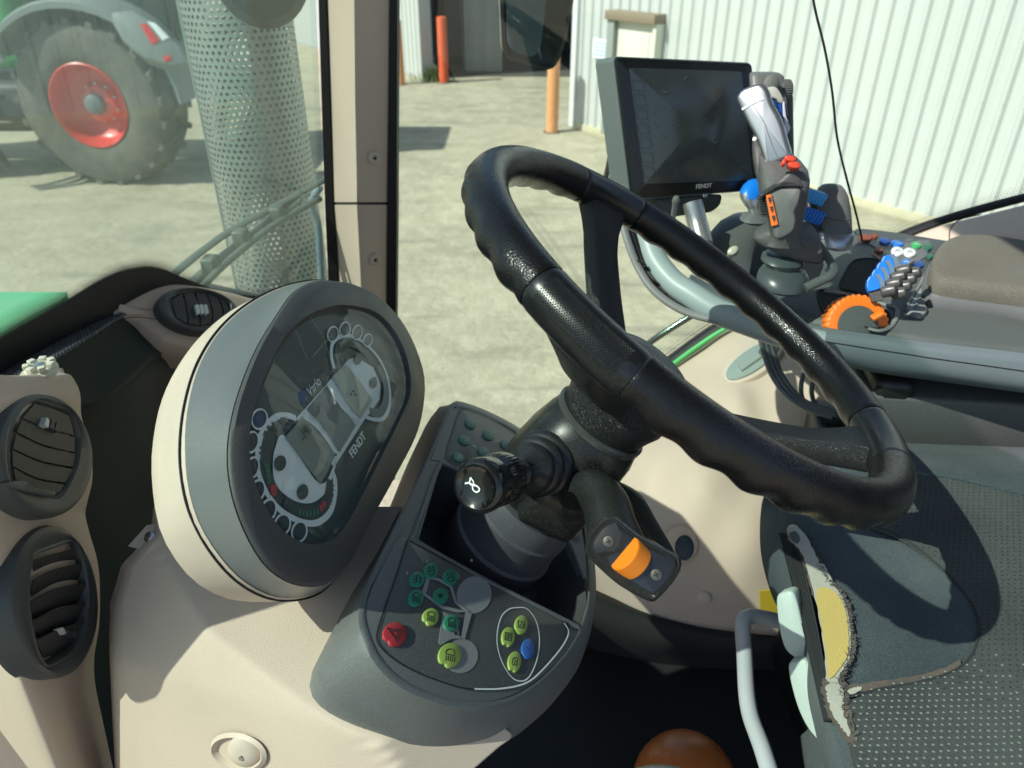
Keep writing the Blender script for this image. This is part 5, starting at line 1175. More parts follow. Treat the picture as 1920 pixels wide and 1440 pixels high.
# ============================================================ SEAT
seat = thing('driver_seat', 'worn grey cloth driver seat with a torn front bolster showing yellow foam', 'seat', rel((.5, .58, -.6)))
def cloth(name, c1, c2, dots=0.0, scale=260):
    m = bpy.data.materials.new(name); m.use_nodes = True; N = m.node_tree.nodes; L = m.node_tree.links; b = N['Principled BSDF']
    tc = N.new('ShaderNodeTexCoord'); n1 = N.new('ShaderNodeTexNoise'); n1.inputs['Scale'].default_value = 9; n1.inputs['Detail'].default_value = 8; L.new(tc.outputs['Object'], n1.inputs['Vector'])
    n2 = N.new('ShaderNodeTexNoise'); n2.inputs['Scale'].default_value = 700; n2.inputs['Detail'].default_value = 2; L.new(tc.outputs['Object'], n2.inputs['Vector'])
    ad = N.new('ShaderNodeMath'); ad.operation = 'MULTIPLY_ADD'; ad.inputs[1].default_value = .8; L.new(n2.outputs[0], ad.inputs[0]); L.new(n1.outputs[0], ad.inputs[2])
    mr = N.new('ShaderNodeMapRange'); mr.inputs['From Min'].default_value = .65; mr.inputs['From Max'].default_value = 1.15; L.new(ad.outputs[0], mr.inputs[0])
    mx = N.new('ShaderNodeMix'); mx.data_type = 'RGBA'; mx.inputs['A'].default_value = (*c1, 1); mx.inputs['B'].default_value = (*c2, 1); L.new(mr.outputs[0], mx.inputs['Factor'])
    L.new(mx.outputs['Result'], b.inputs['Base Color']); b.inputs['Roughness'].default_value = .85; b.inputs['Sheen Weight'].default_value = .08; b.inputs['Specular IOR Level'].default_value = .2
    w_ = N.new('ShaderNodeTexVoronoi'); w_.inputs['Scale'].default_value = 900; L.new(tc.outputs['Object'], w_.inputs['Vector'])
    bp = N.new('ShaderNodeBump'); bp.inputs['Strength'].default_value = .9; bp.inputs['Distance'].default_value = .001; L.new(w_.outputs[0], bp.inputs['Height']); L.new(bp.outputs[0], b.inputs['Normal'])
    MATS[name] = m; return m
velour = cloth('blue_grey_velour', (.034, .050, .058), (.094, .118, .126))
knit = cloth('grey_knit', (.036, .043, .042), (.084, .094, .089))
ZS = -.53
def zp(px, py, z=ZS): return hz(px, py, z)
shoulder = [(870, 1500), (930, 1478), (985, 1482), (1040, 1500), (1100, 1514), (1160, 1526), (1220, 1538), (1290, 1552), (1360, 1566), (1440, 1588), (1560, 1630)]
rowsQ = []
for py, ex_ in shoulder:
    lo = ex_-44 if py < 1300 else ex_-38
    r = [hz(lo-6, py+14, -.68), hz(lo+2, py+6, -.60), hz(ex_-20, py+2, -.558), hz(ex_+4, py, -.540), hz(ex_+50, py, -.531)]
    for px in (ex_+130, 1780, 1900, 2050, 2250): r.append(hz(px, py, ZS+.004*math.sin(px*.01+py*.013)))
    rowsQ.append(r)
# back rows: towards the window side the cushion rolls down
rowsQ.insert(0, [hz(p, 835+(p-1500)*.03, -.55) for p in (1430, 1450, 1480, 1510, 1560, 1640, 1780, 1900, 2050, 2250)])
rowsQ.insert(0, [hz(p, 822+(p-1500)*.03, -.60) for p in (1430, 1450, 1480, 1510, 1560, 1640, 1780, 1900, 2050, 2250)])
cush = patch('cushion', rowsQ, velour, seat, 110, 110, th=.004, sharp=80)
# knit centre panel lying just over the cushion, bounded by the curved seam
def sz(px, py, o=0.0): return hz(px, py, ZS+.0045+o)
seam = [(1585, 1310), (1650, 1292), (1720, 1280), (1780, 1262), (1815, 1238), (1832, 1205), (1836, 1170), (1820, 1130), (1790, 1090), (1750, 1052), (1710, 1020), (1670, 998), (1630, 978), (1650, 930), (1700, 905), (1728, 890), (1800, 900), (1900, 925), (2050, 960), (2200, 1000), (2200, 1560), (1640, 1560), (1610, 1470), (1590, 1390)]
sp_ = Plane((0, 0, 1), k=ZS+.0048)
kp_ = slab_ng('centre_panel', cr([sp_.hit(x, y) for x, y in seam], 160, True), sp_, .004, knit, seat)
# woven dots of the knit: pale flecks near the front, dark pin holes further back
fl_l = []; V = []; Fs = []; V2 = []; F2 = []
def inside(x, y, poly):
    c = False; j = len(poly)-1
    for i in range(len(poly)):
        xi, yi = poly[i]; xj, yj = poly[j]
        if (yi > y) != (yj > y) and x < (xj-xi)*(y-yi)/(yj-yi)+xi: c = not c
        j = i
    return c
rg = random.Random(5)
spt = hz(1700, 1180, ZS)
for i in range(-80, 100):
    for j in range(-85, 100):
        p = spt+Vector((.0060*i+.0030*(j % 2)+rg.gauss(0, .00025), .0054*j+rg.gauss(0, .00025)+.0012*math.sin(i*.09), 0)); q = proj(p)
        if not inside(q[0], q[1], seam) or q[0] > 1960: continue
        if abs(q[0]-1585) < 12: continue
        front = q[1]+rg.gauss(0, 22) > 1235+.16*(q[0]-1585)
        s = .0010 if front else .0008
        T_, Fx = (V, Fs) if front else (V2, F2)
        k = len(T_); zz = H+ZS+.0052+.0001; a = rg.uniform(-.2, .2)
        for (dx, dy) in ((-1, -.7), (1, -.9), (1.1, .7), (-.9, .9)):
            dx *= rg.uniform(.8, 1.1); dy *= rg.uniform(.75, 1.1)
            T_.append(Vector((p.x+s*dx, p.y+s*dy, zz)))
        Fx.append((k, k+1, k+2, k+3))
o = raw('pale_flecks', V, Fs, mat('pale_thread', (.25, .27, .24), .9), kp_, False); o['kind'] = 'stuff'
o = raw('dark_pin_holes', V2, F2, mat('dark_thread', (.020, .025, .026), .9), kp_, False); o['kind'] = 'stuff'
tube('seam_stitch', [sz(x, y, -.0003) for x, y in seam[:17]], .0013, mat('seam_dark', (.03, .035, .035), .9), kp_, n=200, seg=8)
tube('piping', [sz(x, y, .001) for x, y in [(1600, 905), (1660, 882), (1728, 888), (1800, 898), (1900, 922), (2050, 958)]], .0028, velour, seat, n=120, seg=10)
# worn brown band and frayed tear
brown = mat('worn_brown_thread', (.13, .10, .082), .95, var=.6, vscale=60, var_col=(.05, .055, .055), bump=.6, bscale=500, bdist=.001)
def decal(pts, m, name, o=0.0, th=.0006, n=90, jag=0.0, par=None):
    P = cr([sz(x, y, o) for x, y in pts], n, True)
    if jag:
        r_ = random.Random(len(name)); P = [p+Vector((r_.uniform(-jag, jag), r_.uniform(-jag, jag), 0)) for p in P]
    return slab_ng(name, P, Plane((0, 0, 1), p=P[0]), th, m, par or seat)
decal([(1560, 1290), (1640, 1278), (1720, 1266), (1775, 1250), (1800, 1236), (1790, 1258), (1720, 1280), (1640, 1296), (1585, 1312)], brown, 'worn_band', .0003, jag=.0004)
frj = lambda pts: pts
lining = mat('white_lining', (.44, .43, .36), .9, bump=.5, bscale=300, bdist=.001, var=.3, vscale=40)
foam = mat('yellow_foam', (.56, .42, .13), .95, bump=.6, bscale=700, bdist=.0008, var=.25, vscale=30, var_col=(.55, .42, .14))
tear = [(1476, 990), (1490, 984), (1508, 1000), (1522, 1025), (1536, 1055), (1552, 1085), (1568, 1102), (1585, 1130), (1593, 1170), (1596, 1215), (1588, 1245), (1576, 1262), (1570, 1280), (1550, 1274), (1548, 1240), (1540, 1180), (1528, 1120), (1512, 1060), (1500, 1030), (1482, 1012)]
decal([(x+(7 if x > 1530 else -3), y) for x, y in tear], brown, 'tear_edge', .0010, jag=.0016, n=160)
tr_ = decal(tear, lining, 'torn_lining', .0022, jag=.0006, n=140)
decal([(1534, 1104), (1550, 1102), (1568, 1112), (1584, 1140), (1591, 1180), (1590, 1225), (1578, 1248), (1562, 1268), (1554, 1268), (1550, 1230), (1540, 1170), (1532, 1130)], foam, 'exposed_foam', .0032, n=120, jag=.0003)
decal([(1552, 1284), (1574, 1282), (1582, 1300), (1580, 1330), (1596, 1372), (1588, 1376), (1566, 1345), (1552, 1310)], lining, 'torn_lining', .0022, jag=.001, n=80)
decal([(1543, 1275), (1580, 1272), (1592, 1300), (1594, 1340), (1606, 1385), (1590, 1390), (1560, 1352), (1545, 1312)], brown, 'tear_edge', .0012, jag=.0015, n=100)
decal([(1590, 1294), (1611, 1287), (1615, 1292), (1598, 1301)], lining, 'torn_lining', .0016, jag=.0005, n=40)
decal([(1480, 1000), (1492, 996), (1500, 1010), (1494, 1018), (1484, 1012)], mat('grey_under_cloth', (.10, .10, .095), .9), 'hole', .0034, n=24)
decal([(1537, 1062), (1545, 1058), (1558, 1082), (1560, 1096), (1550, 1090)], lining, 'torn_lining', .0026, jag=.0006, n=40)
# frayed threads along the tear
V = []; Fs = []
def thread(p, d, l):
    k = len(V); s = Vector((d.y, -d.x, 0))*.00035; m_ = p+d*l*.5+Vector((0, 0, .0015)); e = p+d*l+Vector((rg.uniform(-.002, .002), rg.uniform(-.002, .002), rg.uniform(-.001, .003)))
    V.extend([p-s, p+s, m_+s, m_-s, e]); Fs.extend([(k, k+1, k+2, k+3), (k+3, k+2, k+4)])
ed = cr([sz(x, y, .003) for x, y in [(1536, 1060), (1556, 1092), (1572, 1105), (1588, 1135), (1596, 1175), (1598, 1215), (1588, 1250), (1578, 1280), (1584, 1320), (1600, 1375)]], 260)
for p in ed:
    for _ in range(1):
        a = rg.uniform(0, 6.28); thread(p+Vector((rg.uniform(-.002, .002), rg.uniform(-.002, .002), 0)), Vector((math.cos(a), math.sin(a), 0)), rg.uniform(.002, .0045))
o = raw('frayed_threads', V, Fs, mat('thread_grey', (.11, .10, .09), .9), seat, False); o['kind'] = 'stuff'
# pleated side cloth and plastic trims
pm = mat('pleated_black_cloth', (.022, .026, .028), .8, bump=.2, bscale=500)
patch('pleated_side', [[hz(1462, 1000, -.556), hz(1472, 1040, -.555), hz(1487, 1100, -.553), (hz(1504, 1170, -.552)), hz(1518, 1230, -.552), hz(1534, 1300, -.552), hz(1546, 1352, -.552)],
                       [hz(1486, 1000, -.532), hz(1502, 1040, -.531), hz(1516, 1100, -.530), hz(1531, 1170, -.530), hz(1542, 1230, -.530), hz(1555, 1300, -.530), hz(1564, 1352, -.530)]],
      pm, seat, 60, 60, th=.002, fn=lambda p, u, v: p+Vector((-.0012*math.sin(v*38), 0, .0012*math.cos(v*38))))
pb = mat('pale_green_grey_trim', (.42, .50, .46), .42, bump=.06, bscale=400, var=.12, vscale=12)
patch('side_bolster', [[hz(1436, 925, -.55), hz(1470, 945, -.548), hz(1500, 960, -.545)], [hz(1430, 975, -.60), hz(1448, 985, -.572), hz(1478, 992, -.555)], [hz(1432, 1040, -.62), hz(1452, 1045, -.59), hz(1485, 1050, -.565)], [hz(1450, 1110, -.65), hz(1466, 1105, -.61), hz(1500, 1100, -.575)], [hz(1475, 1160, -.68), hz(1482, 1150, -.63), hz(1512, 1145, -.58)]], mat('bolster_velour', (.06, .08, .085), .8, bump=.3, bscale=700), seat, 24, 30, th=.003)
sdp = Plane((-.55, -.70, .45), p=at(1490, 1200, .70))
def trim(pts, nm, off, par=None, mt=None):
    q = sdp.off(off); return slab(nm, pxloop(pts, q, 0, 60), q, .02, mt or pb, par or seat, .002, sharp=60)
t1 = trim([(1456, 1122), (1470, 1110), (1486, 1110), (1495, 1130), (1503, 1165), (1513, 1205), (1520, 1232), (1510, 1240), (1488, 1232), (1470, 1213), (1460, 1172)], 'side_trim', .0)
trim([(1478, 1250), (1495, 1240), (1515, 1242), (1535, 1300), (1548, 1345), (1550, 1395), (1530, 1385), (1508, 1355), (1490, 1310)], 'side_trim', .016)
0 and trim([(1485, 1065), (1495, 1060), (1510, 1120), (1528, 1185), (1545, 1260), (1552, 1330), (1542, 1330), (1520, 1240), (1500, 1150)], 'side_rail', .008, None, mat('rail_grey', (.18, .21, .21), .5))
ribbon('trim_mark', [(1528, 1282), (1520, 1292), (1526, 1308), (1534, 1306)], sdp, .001, seal, t1, off=.0062, smooth=False)
# lower front cloth below the tear
patch('front_skirt', [[hz(1500, 1380, -.72), hz(1545, 1345, -.62), hz(1568, 1352, -.55), hz(1590, 1375, -.538)], [hz(1505, 1420, -.72), hz(1548, 1400, -.62), hz(1574, 1400, -.55), hz(1600, 1410, -.536)], [hz(1515, 1480, -.72), hz(1555, 1460, -.62), hz(1585, 1460, -.55), hz(1615, 1465, -.534)], [hz(1530, 1560, -.72), hz(1570, 1540, -.62), hz(1605, 1540, -.55), hz(1640, 1540, -.532)]], velour, seat, 30, 40, th=.003)
box('seat_base', rel((.62, .60, -.83)), (.42, .42, .36), black, seat, bev=.03)
# ============================================================ RIGHT ARMREST CONSOLE
ac = thing('armrest_console', 'grey right armrest console carrying joystick, orange dial, keypad and blue levers', 'console', hz(1700, 600, -.42))
zt = Plane((0, 0, 1), k=-.42)
acm = mat('armrest_grey', (.070, .084, .079), .5, bump=.3, bscale=1000, kind='voronoi', bdist=.0003, dust=.15, var=.4, vscale=7, var_col=(.092, .100, .090))
topo = [(1322, 462), (1345, 432), (1390, 412), (1450, 402), (1600, 428), (1760, 452), (1900, 484), (2100, 530), (2200, 620), (2150, 690), (1920, 655), (1750, 636), (1640, 618), (1540, 600), (1480, 578), (1420, 548), (1370, 515), (1338, 490)]
PT = pxloop(topo, zt, 0, 120)
loft('top_shell', [inset(PT, zt, .010), [p-zt.n*.003 for p in inset(PT, zt, .003)], [p-zt.n*.010 for p in PT], [p-zt.n*.03 for p in PT]], acm, ac, True, True, sharp=55)
pbm = mat('pale_side_band', (.115, .148, .155), .5, bump=.2, bscale=900, bdist=.0003, var=.15, vscale=8)
bnd_ = patch('side_band', [[hy(1296, 514, .93), hy(1330, 532, .92), hy(1380, 560, .89), hy(1450, 590, .87), (hy(1540, 612, .845)), hy(1640, 627, .825), hy(1750, 642, .805), hy(1920, 662, .775), hy(2100, 690, .75)],
                    [hy(1293, 522, .91), hy(1328, 545, .90), hy(1376, 578, .875), hy(1450, 606, .855), hy(1540, 630, .83), hy(1640, 645, .812), hy(1750, 661, .792), hy(1920, 683, .765), hy(2100, 712, .74)],
                    [hy(1300, 545, .905), hy(1335, 580, .895), hy(1385, 606, .87), hy(1450, 630, .85), hy(1540, 664, .825), hy(1640, 684, .808), hy(1750, 702, .788), hy(1920, 726, .76), hy(2100, 752, .735)],
                    [hy(1310, 560, .93), hy(1345, 596, .92), hy(1395, 618, .89), hy(1455, 642, .87), hy(1540, 676, .85), hy(1640, 698, .825), hy(1750, 714, .81), hy(1920, 737, .78), hy(2100, 764, .76)],
                    [hy(1310, 556, .98), hy(1345, 592, .97), hy(1395, 612, .95), hy(1455, 636, .93), hy(1540, 672, .92), hy(1640, 694, .90), hy(1750, 710, .88), hy(1920, 732, .85), hy(2100, 758, .84)]], pbm, ac, 120, 40, th=.004)
tube('band_groove', [on(bnd_, x, y, .0002)[0] for x, y in [(1420, 608), (1480, 625), (1540, 639), (1590, 647), (1640, 655), (1700, 664), (1750, 672), (1830, 683), (1920, 696), (2000, 708)]], .0007, seal, ac, n=80, seg=6)
box('lower_box', hy(1810, 768, .86), (.30, .10, .085), mat('lower_box_grey', (.085, .09, .085), .55, bump=.2, bscale=800, dust=.2), ac, Matrix.Rotation(-.12, 3, 'Z'), bev=.006)
box('hinge_block', hy(1655, 745, .86), (.05, .07, .09), black, ac, Matrix.Rotation(-.12, 3, 'Z'), bev=.012)
box('bracket_plate', hy(1612, 695, .93), (.06, .01, .06), mat('brown_grey_metal', (.12, .105, .09), .5), ac, bev=.003)
for i, (x, y) in enumerate(((1712, 800), (1820, 792), (1705, 812), (1740, 830))):
    lathe('cable_clip', [(.006, 0), (.006, .012), (.003, .014)], hy(x, y, .86), (-.2, -.6, .7), mat('dirty_brass', (.20, .17, .10), .4, metal=.6), ac, 10)
box('dark_frame', hy(1780, 840, .93), (.42, .08, .10), black, ac, Matrix.Rotation(-.12, 3, 'Z'), bev=.01)
tube('frame_wire', [hy(1640, 770, .84), hy(1672, 775, .835), hy(1676, 795, .835), hy(1690, 818, .84), hy(1730, 826, .84)], .002, mat('wire_grey', (.3, .3, .28), .4), ac)
# cables drooping under the console
for k in range(3):
    dx = k*9
    c_ = tube('hose', [hy(1422+dx, 615, .98), hy(1432+dx, 660, .98), hy(1446+dx, 700, .975), hy(1470+dx, 735, .96), hy(1505+dx*.8, 762-k*2, .94), hy(1560+dx, 782-k*4, .92)], .0042, mat('hose_grey', (.13, .15, .155), .3), None, n=60, seg=12)
    tag(c_, ('left', 'middle', 'right')[k]+' one of three grey cables drooping below the armrest against the beige panel', 'cable', 'grey cables below the armrest')
for k in range(2):
    c_ = tube('hose', [hy(1508+k*22, 690+k*6, .97), hy(1502+k*20, 725, .965), hy(1506+k*19, 750, .96), hy(1525+k*16, 775, .95)], .0036, MATS['hose_grey'], None, n=40, seg=12)
    tag(c_, ('shorter dark cable', 'thinner pale cable')[k]+' hanging behind the steering wheel rim above the seat', 'cable', 'grey cables below the armrest')
# arm pad
padm = mat('dusty_pad', (.125, .125, .100), .8, bump=.6, bscale=900, kind='voronoi', bdist=.0006, dust=.5, var=.8, vscale=7, var_col=(.105, .098, .068))
po = [(1731, 556), (1736, 524), (1752, 498), (1782, 484), (1830, 482), (1920, 496), (2100, 530), (2120, 640), (1920, 600), (1800, 583), (1745, 572)]
PP = pxloop(po, zt, .0, 100)
loft('arm_pad_base', [[p+zt.n*.016 for p in inset(PP, zt, -.001)], [p+zt.n*.008 for p in inset(PP, zt, -.004)], [p+zt.n*.0 for p in inset(PP, zt, -.003)]], grey, ac, True, True, sharp=50)
pcn = sum(PP, Vector())/100
def psc(f, h): return [pcn+(p-pcn)*f+zt.n*h for p in PP]
loft('arm_pad', [psc(.80, .040), psc(.90, .0395), psc(.955, .037), psc(.985, .032), psc(1.0, .024), psc(.995, .015)], padm, ac, True, True, sharp=70)
slab('pad_shoulder', pxloop([(1700, 575), (1718, 540), (1734, 510), (1745, 515), (1735, 560), (1740, 580), (1725, 590)], zt, .006, 40), zt.off(.006), .008, mat('shoulder_grey', (.20, .22, .21), .3), ac, .003)
# keypad
kq = zt.off(.0015)
kd = slab_ng('keypad', cr([kq.hit(x, y) for x, y in [(1604, 430), (1655, 433), (1760, 449), (1850, 465), (1905, 484), (1860, 482), (1800, 476), (1768, 482), (1748, 500), (1738, 516), (1722, 514), (1690, 494), (1655, 472), (1622, 450)]], 90, True), kq, .003, mat('keypad_dark', (.022, .026, .03), .3, dust=.3), ac)
slab_ng('keypad_field', [kq.hit(x, y, .0008) for x, y in [(1700, 447), (1745, 451), (1737, 480), (1700, 505), (1668, 478), (1690, 462)]], kq.off(.0008), .001, mat('keypad_grey', (.10, .108, .11), .4, dust=.3), kd)  # paler grey slab lying on the dark keypad
kb_ = [((1683, 455), 12, 5, 'blue'), ((1719, 458), 10, 6, 'green'), ((1741, 461), 8, 6, 'green_d'), ((1683, 470), 12, 8, 'white'), ((1706, 472), 12, 8, 'white'), ((1700, 491), 9, 6, 'blue'), ((1724, 494), 9, 6, 'blue_d'), ((1782, 468), 10, 6, 'yellow'), ((1808, 471), 10, 6, 'yellow'), ((1623, 444), 12, 6, 'brown'), ((1648, 466), 8, 5, 'brown'), ((1660, 450), 10, 5, 'blue_d'), ((1744, 479), 6, 4, 'green_d'), ((1762, 483), 6, 4, 'green_d'), ((1640, 441), 6, 4, 'brown')]
kc = {'blue': blue, 'blue_d': mat('blue_dark', (.01, .05, .22), .4), 'green': mat('key_green', (.03, .32, .08), .4), 'green_d': mat('key_green_dark', (.02, .12, .06), .4), 'white': mat('key_white', (.60, .64, .62), .4), 'yellow': mat('key_yellow', (.45, .28, .02), .4), 'brown': mat('key_brown', (.20, .05, .02), .5)}
for (c, a, b, m_) in kb_:
    bb = slab('key', pxloop(ell(c[0], c[1], a, b, 8, 16), kq, .0032, 20), kq.off(.0032), .003, kc[m_], kd, .0008)
    if m_ in ('white', 'green', 'blue', 'yellow'): ribbon('key_mark', [(c[0]-4, c[1]+1), (c[0], c[1]-2), (c[0]+4, c[1]+1)], kq, .0012, white_print if m_ in ('green', 'blue') else ink, bb, off=.0036)
for pts in ([(1636, 474), (1650, 484)], [(1672, 486), (1690, 500), (1706, 510)], [(1565, 545), (1585, 550), (1603, 553)]):
    ribbon('orange_print', pts, zt, .004, mat('faded_orange_print', (.45, .20, .12), .6), ac, off=.0022)
# flat black patches paint the shade of deep wells, no real recess
def hole(pts, nm, n=60):
    P = pxloop(pts, zt, .0012, n); c = sum(P, Vector())/n
    return loft(nm, [inset(P, zt, -.002), [p+zt.n*.0010 for p in inset(P, zt, -.001)], P, [p-zt.n*.0006 for p in inset(P, zt, .001)]], mat('well_shade_black', (.006, .007, .008), .8), ac, False, True, sharp=30)
hole([(1576, 538), (1586, 510), (1604, 488), (1640, 486), (1652, 498), (1640, 520), (1628, 552), (1600, 546)], 'lever_well_shade')
hole([(1402, 505), (1410, 455), (1425, 440), (1530, 480), (1535, 510), (1515, 535), (1470, 550), (1420, 535)], 'joystick_well_shade')
lipm = mat('lip_grey', (.15, .165, .155), .5, dust=.3)
tube('dial_cup_lip', [zt.hit(x, y, .001) for x, y in [(1545, 546), (1600, 556), (1672, 575), (1682, 590), (1670, 612), (1650, 620), (1628, 616)]], .003, lipm, ac, flat=.6, up=zt.n)
hole([(1534, 552), (1542, 544), (1575, 552), (1640, 572), (1664, 586), (1666, 604), (1652, 614), (1620, 612), (1570, 598), (1545, 584)], 'dial_cup_shade')
# orange ribbed dial
dc = at(1602, 611, .948); dax = Vector((-.10, -.86, .50)).normalized()
dl = lathe('orange_dial', [(.0235, .012), (.034, .012), (.0375, .010), (.039, .006), (.039, -.010), (.037, -.012)], dc, dax, orange, ac, 176, cap0=False, sharp=45, rmod=lambda a, h: 1+(.018*(1 if math.cos(a*34) > 0 else -1) if h < .011 else 0))
box('dial_tab', at(1645, 592, .925), (.015, .010, .006), orange, dl, Matrix.Rotation(-.6, 3, 'Y'), bev=.002)
lathe('dial_boss', [(.0245, -.01), (.0245, .013), (.0235, .0145), (.012, .0155), (.002, .016)], dc, dax, acm, ac, 48)
# four paddle levers with rollers
lz = [(1650, 536, .925), (1659, 523, .94), (1668, 510, .955), (1677, 498, .97)]
for i, (x, y, d) in enumerate(lz):
    q = Plane((-.25, -.80, .55), p=at(x-14, y, d)); X0, Y0 = x-18, y-2; k_ = .72
    def S_(pts): return [(X0+a*k_, Y0+b*k_) for a, b in pts]
    pdl = slab('paddle_lever', pxloop(S_([(-8, -10), (-2, -22), (12, -26), (22, -12), (27, 8), (20, 12), (-4, 18), (-9, 6)]), q, 0, 30, i > 9), q, .010, blue, ac, .001, smooth=False)
    slab('paddle_top', [q.hit(*p, .0015) for p in S_([(12, -26), (24, -28), (38, -6), (36, 8), (27, 10), (22, -12)])], q.off(.0015), .009, mat('paddle_blue_grey', (.10, .16, .22), .5), pdl, smooth=False)
    slab('paddle_stem', [q.hit(px, py, -.003) for px, py in S_([(-5, 15), (25, 10), (34, 40), (4, 44)])], q.off(-.003), .006, greyd, pdl)
    lathe('roller', [(.004, -.009), (.0068, -.007), (.0078, 0), (.0068, .007), (.004, .009)], at(x+17, y+9, d-.006), (.55, -.3, .3), mat('roller_grey', (.060, .063, .057), .35, dust=.15), ac, 24)
    lathe('roller', [(.004, -.009), (.0068, -.007), (.0078, 0), (.0068, .007), (.004, .009)], at(x+36, y+14, d-.004), (.55, -.3, .3), MATS['roller_grey'], ac, 24)
for pts in ([(1640, 560), (1655, 545), (1690, 505), (1712, 490)], [(1702, 572), (1712, 555), (1735, 520)], [(1716, 576), (1726, 558), (1748, 522)]):
    tube('well_rail', [zt.hit(x, y, .006) for x, y in pts], .0022, lipm, ac)
# body of revolution given by its left and right edges down the picture, with real depth front to back
def stick(name, rows, m, parent=None, deep=.8, seg=32, k=2.4, sharp=50, rot=0.0, label=None):
    L_ = []
    for (py, l, r, d, *rest) in rows:
        tilt = rest[0] if rest else 0
        a = at(l, py-tilt, d); b = at(r, py+tilt, d); c = (a+b)/2; hx_ = (b-a)/2; fwd = Vector((0, CP, -SP)); up_ = Vector((0, 0, 1)); fw = (Vector((0, 1, 0))-hx_.normalized()*hx_.normalized().y).normalized()
        L_.append([c+hx_*math.cos(t)/((abs(math.cos(t))**k+abs(math.sin(t))**k)**(1/k))+fw*hx_.length*deep*math.sin(t)/((abs(math.cos(t))**k+abs(math.sin(t))**k)**(1/k)) for t in [2*math.pi*i/seg for i in range(seg)]])
    return loft(name, L_, m, parent, True, True, sharp=sharp, label=label)
# mound in front and hand arch
stick('front_mound', [(404, 1400, 1440, 1.10), (408, 1372, 1450, 1.10), (420, 1350, 1442, 1.10), (440, 1332, 1425, 1.09), (470, 1322, 1412, 1.08), (505, 1330, 1405, 1.05), (530, 1350, 1400, 1.02)], mat('mound_grey', (.085, .095, .092), .42, bump=.2, bscale=900, dust=.2), ac, .9, 48, 2)
mq = Plane((-.3, -.75, .6), p=at(1375, 468, .975)); slab('mound_button', pxloop(ell(1374, 469, 12, 8, -35), mq, 0, 24), mq, .012, mat('pale_yellow_grey', (.40, .40, .30), .3), ac, .003)
ar = thing('hand_rest', 'grey rounded arch hand rest with silver collar on the armrest behind the joystick', 'hand rest', at(1567, 460, 1.04))
archm = mat('arch_grey', (.115, .12, .112), .5, bump=.3, bscale=900, kind='voronoi', bdist=.0003, dust=.3)
stick('arch', [(345, 1553, 1566, 1.05), (348, 1542, 1578, 1.05), (355, 1534, 1584, 1.05), (368, 1530, 1590, 1.05), (390, 1532, 1594, 1.05), (412, 1538, 1596, 1.05), (438, 1542, 1597, 1.05), (446, 1543, 1597, 1.05)], archm, ar, .75, 40, 2.2)
tube('arch_seam', [at(1546, 405, 1.02), at(1560, 411, 1.006), at(1580, 413, 1.006), at(1595, 410, 1.03)], .0008, greyd, ar)
stick('collar', [(433, 1538, 1599, 1.05), (436, 1535, 1600, 1.05), (456, 1533, 1599, 1.05), (463, 1540, 1594, 1.05), (466, 1550, 1586, 1.05)], silver, ar, .8, 48, 2.1)
for (x0, x1, y0, y1, m_) in ((1510, 1541, 356, 380, mat('light_blue', (.05, .34, .70), .4)), (1503, 1537, 390, 416, blue)):
    q = at((x0+x1)/2, (y0+y1)/2, 1.02)
    for k in range(7):
        f = k/6; box('blue_rib', at(x0+(x1-x0)*f, y0+(y1-y0)*(.30+.42*f), 1.015+.01*f), (.004, .016, .017), m_, ar, Matrix.Rotation(.4, 3, 'Y'), bev=.0015)
    box('blue_wheel', q+Vector((0, .008, 0)), (.025, .018, .013), m_, ar, Matrix.Rotation(.5, 3, 'Y'), bev=.004)
stick('arch_inner', [(372, 1512, 1545, 1.06), (400, 1508, 1548, 1.06), (440, 1512, 1550, 1.06), (470, 1520, 1552, 1.06)], mat('inner_dark', (.03, .033, .035), .5), ar, .7)
# ---- small blue-capped knob
kn2 = thing('selector_knob', 'small knob with bright blue cap on the armrest beside the monitor base', 'knob', at(1407, 400, 1.03))
stick('knob_base', [(376, 1396, 1420, 1.03), (398, 1404, 1428, 1.03), (404, 1392, 1436, 1.03), (412, 1388, 1440, 1.03), (418, 1398, 1435, 1.03)], grey, kn2, .9)
stick('knob_body', [(360, 1387, 1426, 1.03), (372, 1388, 1426, 1.03), (384, 1395, 1424, 1.03), (394, 1405, 1422, 1.03)], silver, kn2, .9)
stick('blue_cap', [(336, 1411, 1420, 1.03), (340, 1403, 1426, 1.03), (349, 1394, 1428, 1.03), (360, 1388, 1428, 1.03), (368, 1388, 1427, 1.03), (371, 1391, 1424, 1.03)], mat('bright_blue', (.01, .20, .75), .28), kn2, .9)
# ============================================================ JOYSTICK
js = thing('joystick', 'grey and silver multi-button joystick with rubber bellows rising from the armrest', 'joystick', at(1470, 540, .94))
jm_ = mat('joystick_grey', (.080, .083, .080), .5, bump=.35, bscale=900, kind='voronoi', bdist=.0003, dust=.25)
bl = mat('bellows_green_grey', (.055, .070, .070), .3, bump=.05, bscale=200)
stick('bellows', [(474, 1440, 1495, .95), (480, 1430, 1502, .95), (488, 1428, 1506, .95), (496, 1436, 1502, .95), (500, 1440, 1500, .95), (504, 1430, 1508, .95), (512, 1424, 1513, .95), (524, 1420, 1516, .95), (534, 1422, 1514, .95), (541, 1432, 1505, .95)], bl, js, 1.0, 48, 2)
cq = Plane((.25, -.55, .80), p=at(1480, 452, .935))
Pc = pxloop([(1417, 438), (1424, 425), (1440, 418), (1480, 415), (1512, 424), (1532, 444), (1546, 470), (1549, 484), (1538, 491), (1515, 488), (1480, 478), (1445, 464), (1424, 450)], cq, 0, 64)
cc_ = sum(Pc, Vector())/64
